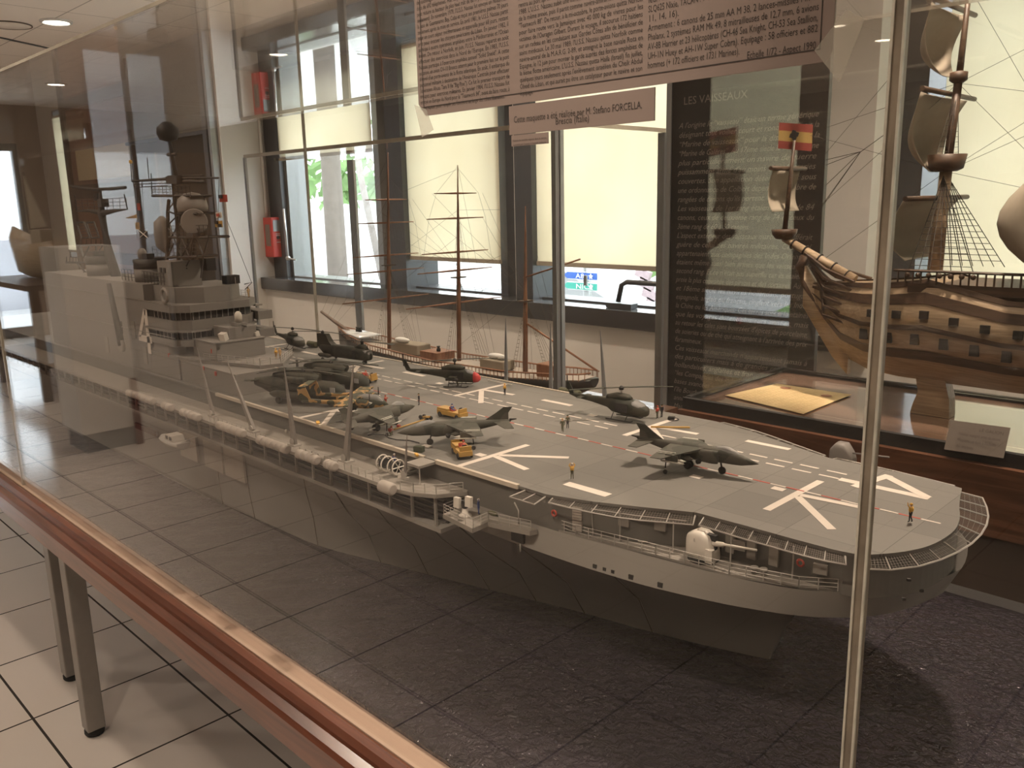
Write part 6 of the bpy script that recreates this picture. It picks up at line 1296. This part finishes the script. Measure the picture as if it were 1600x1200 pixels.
POSES = dict(
 stand={}, 
 arms_up=dict(le=(.05, .33, 1.55), lw=(.08, .16, 1.76), lh=(.09, .10, 1.82), re=(.05, -.33, 1.55), rw=(.08, -.16, 1.76), rh=(.09, -.10, 1.82)),
 one_up=dict(le=(.05, .38, 1.60), lw=(.10, .36, 1.86), lh=(.12, .34, 1.94), re=(.05, -.28, 1.22), rw=(.2, -.1, 1.2), rh=(.26, -.04, 1.22), rk=(.08, -.12, .5), ra=(-.08, -.16, .09), rt=(.1, -.2, .04)),
 walk=dict(lk=(.16, .10, .52), la=(.10, .11, .09), lt=(.27, .12, .05), rk=(-.06, -.10, .50), ra=(-.26, -.11, .14), rt=(-.1, -.12, .05), le=(-.12, .27, 1.2), re=(.12, -.27, 1.2), rw=(.26, -.2, 1.08), rh=(.32, -.18, 1.05)),
 reach=dict(le=(.22, .24, 1.3), lw=(.42, .18, 1.42), lh=(.50, .16, 1.46), re=(.22, -.24, 1.3), rw=(.42, -.18, 1.35), rh=(.5, -.16, 1.38)),
 sit=dict(pelvis=(0, 0, .45), chest=(-.03, 0, .82), neck=(-.02, 0, 1.0), head=(0, 0, 1.16), crown=(0, 0, 1.28), ls=(-.02, .19, .94), le=(.1, .26, .7), lw=(.32, .2, .72), lh=(.4, .18, .74), rs=(-.02, -.19, .94), re=(.1, -.26, .7), rw=(.32, -.2, .72), rh=(.4, -.18, .74), lk=(.42, .12, .5), la=(.5, .13, .1), lt=(.66, .13, .05), rk=(.42, -.12, .5), ra=(.5, -.13, .1), rt=(.66, -.13, .05)),
 kneel=dict(pelvis=(0, 0, .52), chest=(.12, 0, .86), neck=(.2, 0, 1.0), head=(.26, 0, 1.13), crown=(.3, 0, 1.25), ls=(.16, .19, .95), le=(.34, .24, .8), lw=(.5, .14, .9), lh=(.56, .12, .92), rs=(.16, -.19, .95), re=(.34, -.24, .8), rw=(.5, -.14, .8), rh=(.56, -.12, .82), lk=(.36, .14, .48), la=(.3, .15, .09), lt=(.46, .16, .04), rk=(.2, -.14, .08), ra=(-.2, -.15, .09), rt=(-.34, -.16, .05)))
PM = {}
def person(px, py, pose, rz, top, legs, hat, label, z=-.3993, pack=False):
    if pose not in PM: PM[pose] = figure(POSES[pose])
    base, J = PM[pose]; me = base.copy()
    for m_ in (G['skin'], G[top], G[legs], G['black']): me.materials.append(m_)
    zp, zn = J['pelvis'][2]*K, (J['neck'][2]-.02)*K
    for p in me.polygons:
        c = p.center; hd = min((c-Vector(J[k])*K).length for k in ('lh', 'rh'))
        p.use_smooth = True; p.material_index = 3 if c.z < .11*K else 0 if (c.z > zn and math.hypot(c.x-J['neck'][0]*K, c.y) < .17*K) or hd < .08*K else 2 if c.z < zp+.02*K and math.hypot(c.x, c.y) < .6*K else 1
    q = at(px, py, 'z', z)
    t = thing('person', (q.x, q.y, EYE+z), label, 'person', None, rz=math.radians(rz))
    o = bpy.data.objects.new('body', me); COL.objects.link(o); o.parent = t
    h = Vector(J['head'])*K; hm = M(); hm.lathe([(.128*K, -.01*K), (.135*K, .05*K), (.11*K, .12*K), (0, .17*K)], h, 12).cbox(h+Vector((.12*K, 0, .02*K)), (.12*K, .16*K, .03*K)); ho = hm.build('helmet', G[hat]); ho.parent = t
    fc = M()
    for s in (-1, 1): fc.cbox(h+Vector((.108*K, s*.045*K, -.01*K)), (.02*K, .03*K, .02*K))
    fo = fc.build('eyes', G['black']); fo.parent = t
    ns = M().cbox(h+Vector((.118*K, 0, -.04*K)), (.035*K, .03*K, .05*K)).build('nose', G['skin']); ns.parent = t
    if top in ('yelv', 'redv'):
        vs = M().lathe([(.20*K, 0), (.215*K, .16*K), (.20*K, .34*K)], Vector(J['pelvis'])*K+Vector((0, 0, .12*K)), 12).build('vest', G[top]); vs.parent = t
    return t
person(894, 749, 'arms_up', 140, 'yelv', 'oliv', 'cream', 'person in yellow vest and pale cap raising both arms at mid deck')
person(1422, 816, 'one_up', 160, 'yelv', 'darkcl', 'yelv', 'person in yellow with one arm up at the bow end of the deck')
person(879, 675, 'walk', -60, 'oliv', 'oliv', 'tanv', 'person in olive with a tan cap walking with a companion at mid deck')
person(887, 669, 'stand', -50, 'oliv', 'darkcl', 'oliv', 'person in dark olive, the farther of the two walking at mid deck')
person(789, 617, 'stand', -90, 'yelv', 'darkcl', 'yelv', 'person in a yellow vest and black trousers near the port edge marking')
person(655, 633, 'stand', -120, 'darkcl', 'darkcl', 'oliv', 'person in dark clothes standing by the nose of a jump jet')
person(748, 804, 'arms_up', 30, 'bluev', 'bluev', 'cream', 'person in blue on the missile launcher platform holding up a camera', z=-.4565)
person(617, 731, 'reach', 200, 'bluev', 'bluev', 'cream', 'person in blue overalls beside the hose reels on the catwalk', z=-.4315)
person(609, 681, 'kneel', 60, 'redv', 'oliv', 'redv', 'person with a red helmet working below a jump jet wing')
person(714, 603, 'kneel', 90, 'oliv', 'oliv', 'oliv', 'person in olive kneeling beside the red nosed helicopter')
person(1027, 654, 'stand', 180, 'redv', 'oliv', 'redv', 'person in red standing ahead of the utility helicopter')
person(1034, 652, 'stand', 170, 'darkcl', 'darkcl', 'oliv', 'person in dark clothes standing ahead of the utility helicopter')
person(603, 636, 'reach', 0, 'redv', 'redv', 'redv', 'person in red behind the desert coloured plane')
person(432, 561, 'stand', -60, 'yelv', 'tanv', 'yelv', 'person in yellow at the rail of the island forward platform', z=-.3425)
person(438, 560, 'stand', -40, 'tanv', 'tanv', 'tanv', 'person in tan at the rail of the island forward platform', z=-.3425)
person(500, 560, 'stand', -40, 'tanv', 'tanv', 'tanv', 'person in tan on the bridge roof at its front edge', z=-.3993).location = (-1.985, 1.038, Zr(-.2200))
person(500, 560, 'stand', 40, 'tanv', 'tanv', 'oliv', 'person in tan with olive cap on the bridge roof', z=-.3993).location = (-1.972, 1.030, Zr(-.2200))
def driver(px, py, rz, top, label, dz=.0135, dx=0, dy=0):
    p = person(px, py, 'sit', rz, top, 'darkcl', top, label); p.location.x += dx; p.location.y += dy; p.location.z = DK+dz-.0063+.0015; return p
driver(722, 712, -25, 'redv', 'person in red driving the small tow tractor', dx=.004)
driver(707, 652, 2, 'bluev', 'person in dark blue seated on the long yellow tractor')
driver(570, 596, 14, 'redv', 'person in red seated on the farthest aft tractor', dx=.006)
# ---------------------------------------------------------------- things of the room seen mirrored at the left
t = thing('side_table', (-7.0, -1.0, 0), 'dark wooden table with a small ship model, mirrored at the far left', 'table')
M().box(-8.3, -1.35, .86, -6.95, -.75, .90).build('table_top', G['darkwood'], t)
M().box(-8.25, -1.3, .26, -7.0, -.8, .30).build('stretcher', G['darkwood'], t)
for x in (-8.2, -7.05):
    for y in (-1.28, -.82): M().box(x-.03, y-.03, 0, x+.03, y+.03, .86).build('leg', G['darkwood'], t)
t = thing('fishing_boat', (-7.6, -1.05, .90), 'brown wooden boat model on the dark side table', 'model ship')
M().loft([[V3(x, -1.05-w, .90+zt_), V3(x, -1.05-w*.6, .90+zb_+.03), V3(x, -1.05, .90+zb_), V3(x, -1.05+w*.6, .90+zb_+.03), V3(x, -1.05+w, .90+zt_)] for x, w, zb_, zt_ in ((-8.2, .01, .1, .42), (-8.0, .10, .02, .33), (-7.6, .15, 0, .28), (-7.2, .12, .02, .30), (-7.05, .06, .08, .32))]).build('hull', G['hullwood'], t)
M().tube([V3(-7.7, -1.05, 1.1), V3(-7.72, -1.05, 1.75)], .012, 8).build('mast', G['darkwood'], t)
M().prism([(-7.75, -1.055, 1.3), (-7.3, -1.055, 1.32), (-7.7, -1.055, 1.72)], (0, .01, 0)).build('sail', G['sail'], t)
M().box(-7.5, -1.12, 1.16, -7.25, -.98, 1.30).build('cabin', G['sail'], t)
# wooden cabinet and display board at the west
t = thing('exhibition_board', (-8.8, -3.0, 0), 'tan display board standing before the glazed west door', 'display board')
M().box(-8.85, -3.3, .9, -8.8, -2.6, 2.0).build('panel', mat('tan board', (.45, .28, .16), .7), t); 
for y in (-3.28, -2.65): M().box(-8.86, y, 0, -8.80, y+.04, .9).build('leg', G['darkwood'], t)
t = thing('wall_board', (-3, YS+.02, 1.0), 'large dark picture board on the south wall behind the viewer', 'display board')
M().box(-5.2, YS+.001, .8, -2.6, YS+.04, 2.0).build('panel', G['brownw'], t)
# ---------------------------------------------------------------- lettering becomes mesh
bpy.context.view_layer.update()
dg = bpy.context.evaluated_depsgraph_get()
for (o, mt_, name, parent, M4, width, ext) in TEXTS:
    me = bpy.data.meshes.new_from_object(o.evaluated_get(dg)); me.name = name
    if not me.vertices: bpy.data.objects.remove(o); continue
    xs_ = [v.co.x for v in me.vertices]; w0 = max(xs_)-min(xs_); k = (width/w0) if width else 1
    me.transform(Matrix.Diagonal((k, 1, 1, 1))); off = Matrix.Translation(-woff(parent)); me.transform(off @ M4)
    me.materials.clear(); me.materials.append(mt_)
    for p in me.polygons: p.material_index = 0
    bpy.data.objects.remove(o); n_ = bpy.data.objects.new(name, me); COL.objects.link(n_); n_.parent = parent
for c in list(bpy.data.curves): bpy.data.curves.remove(c)
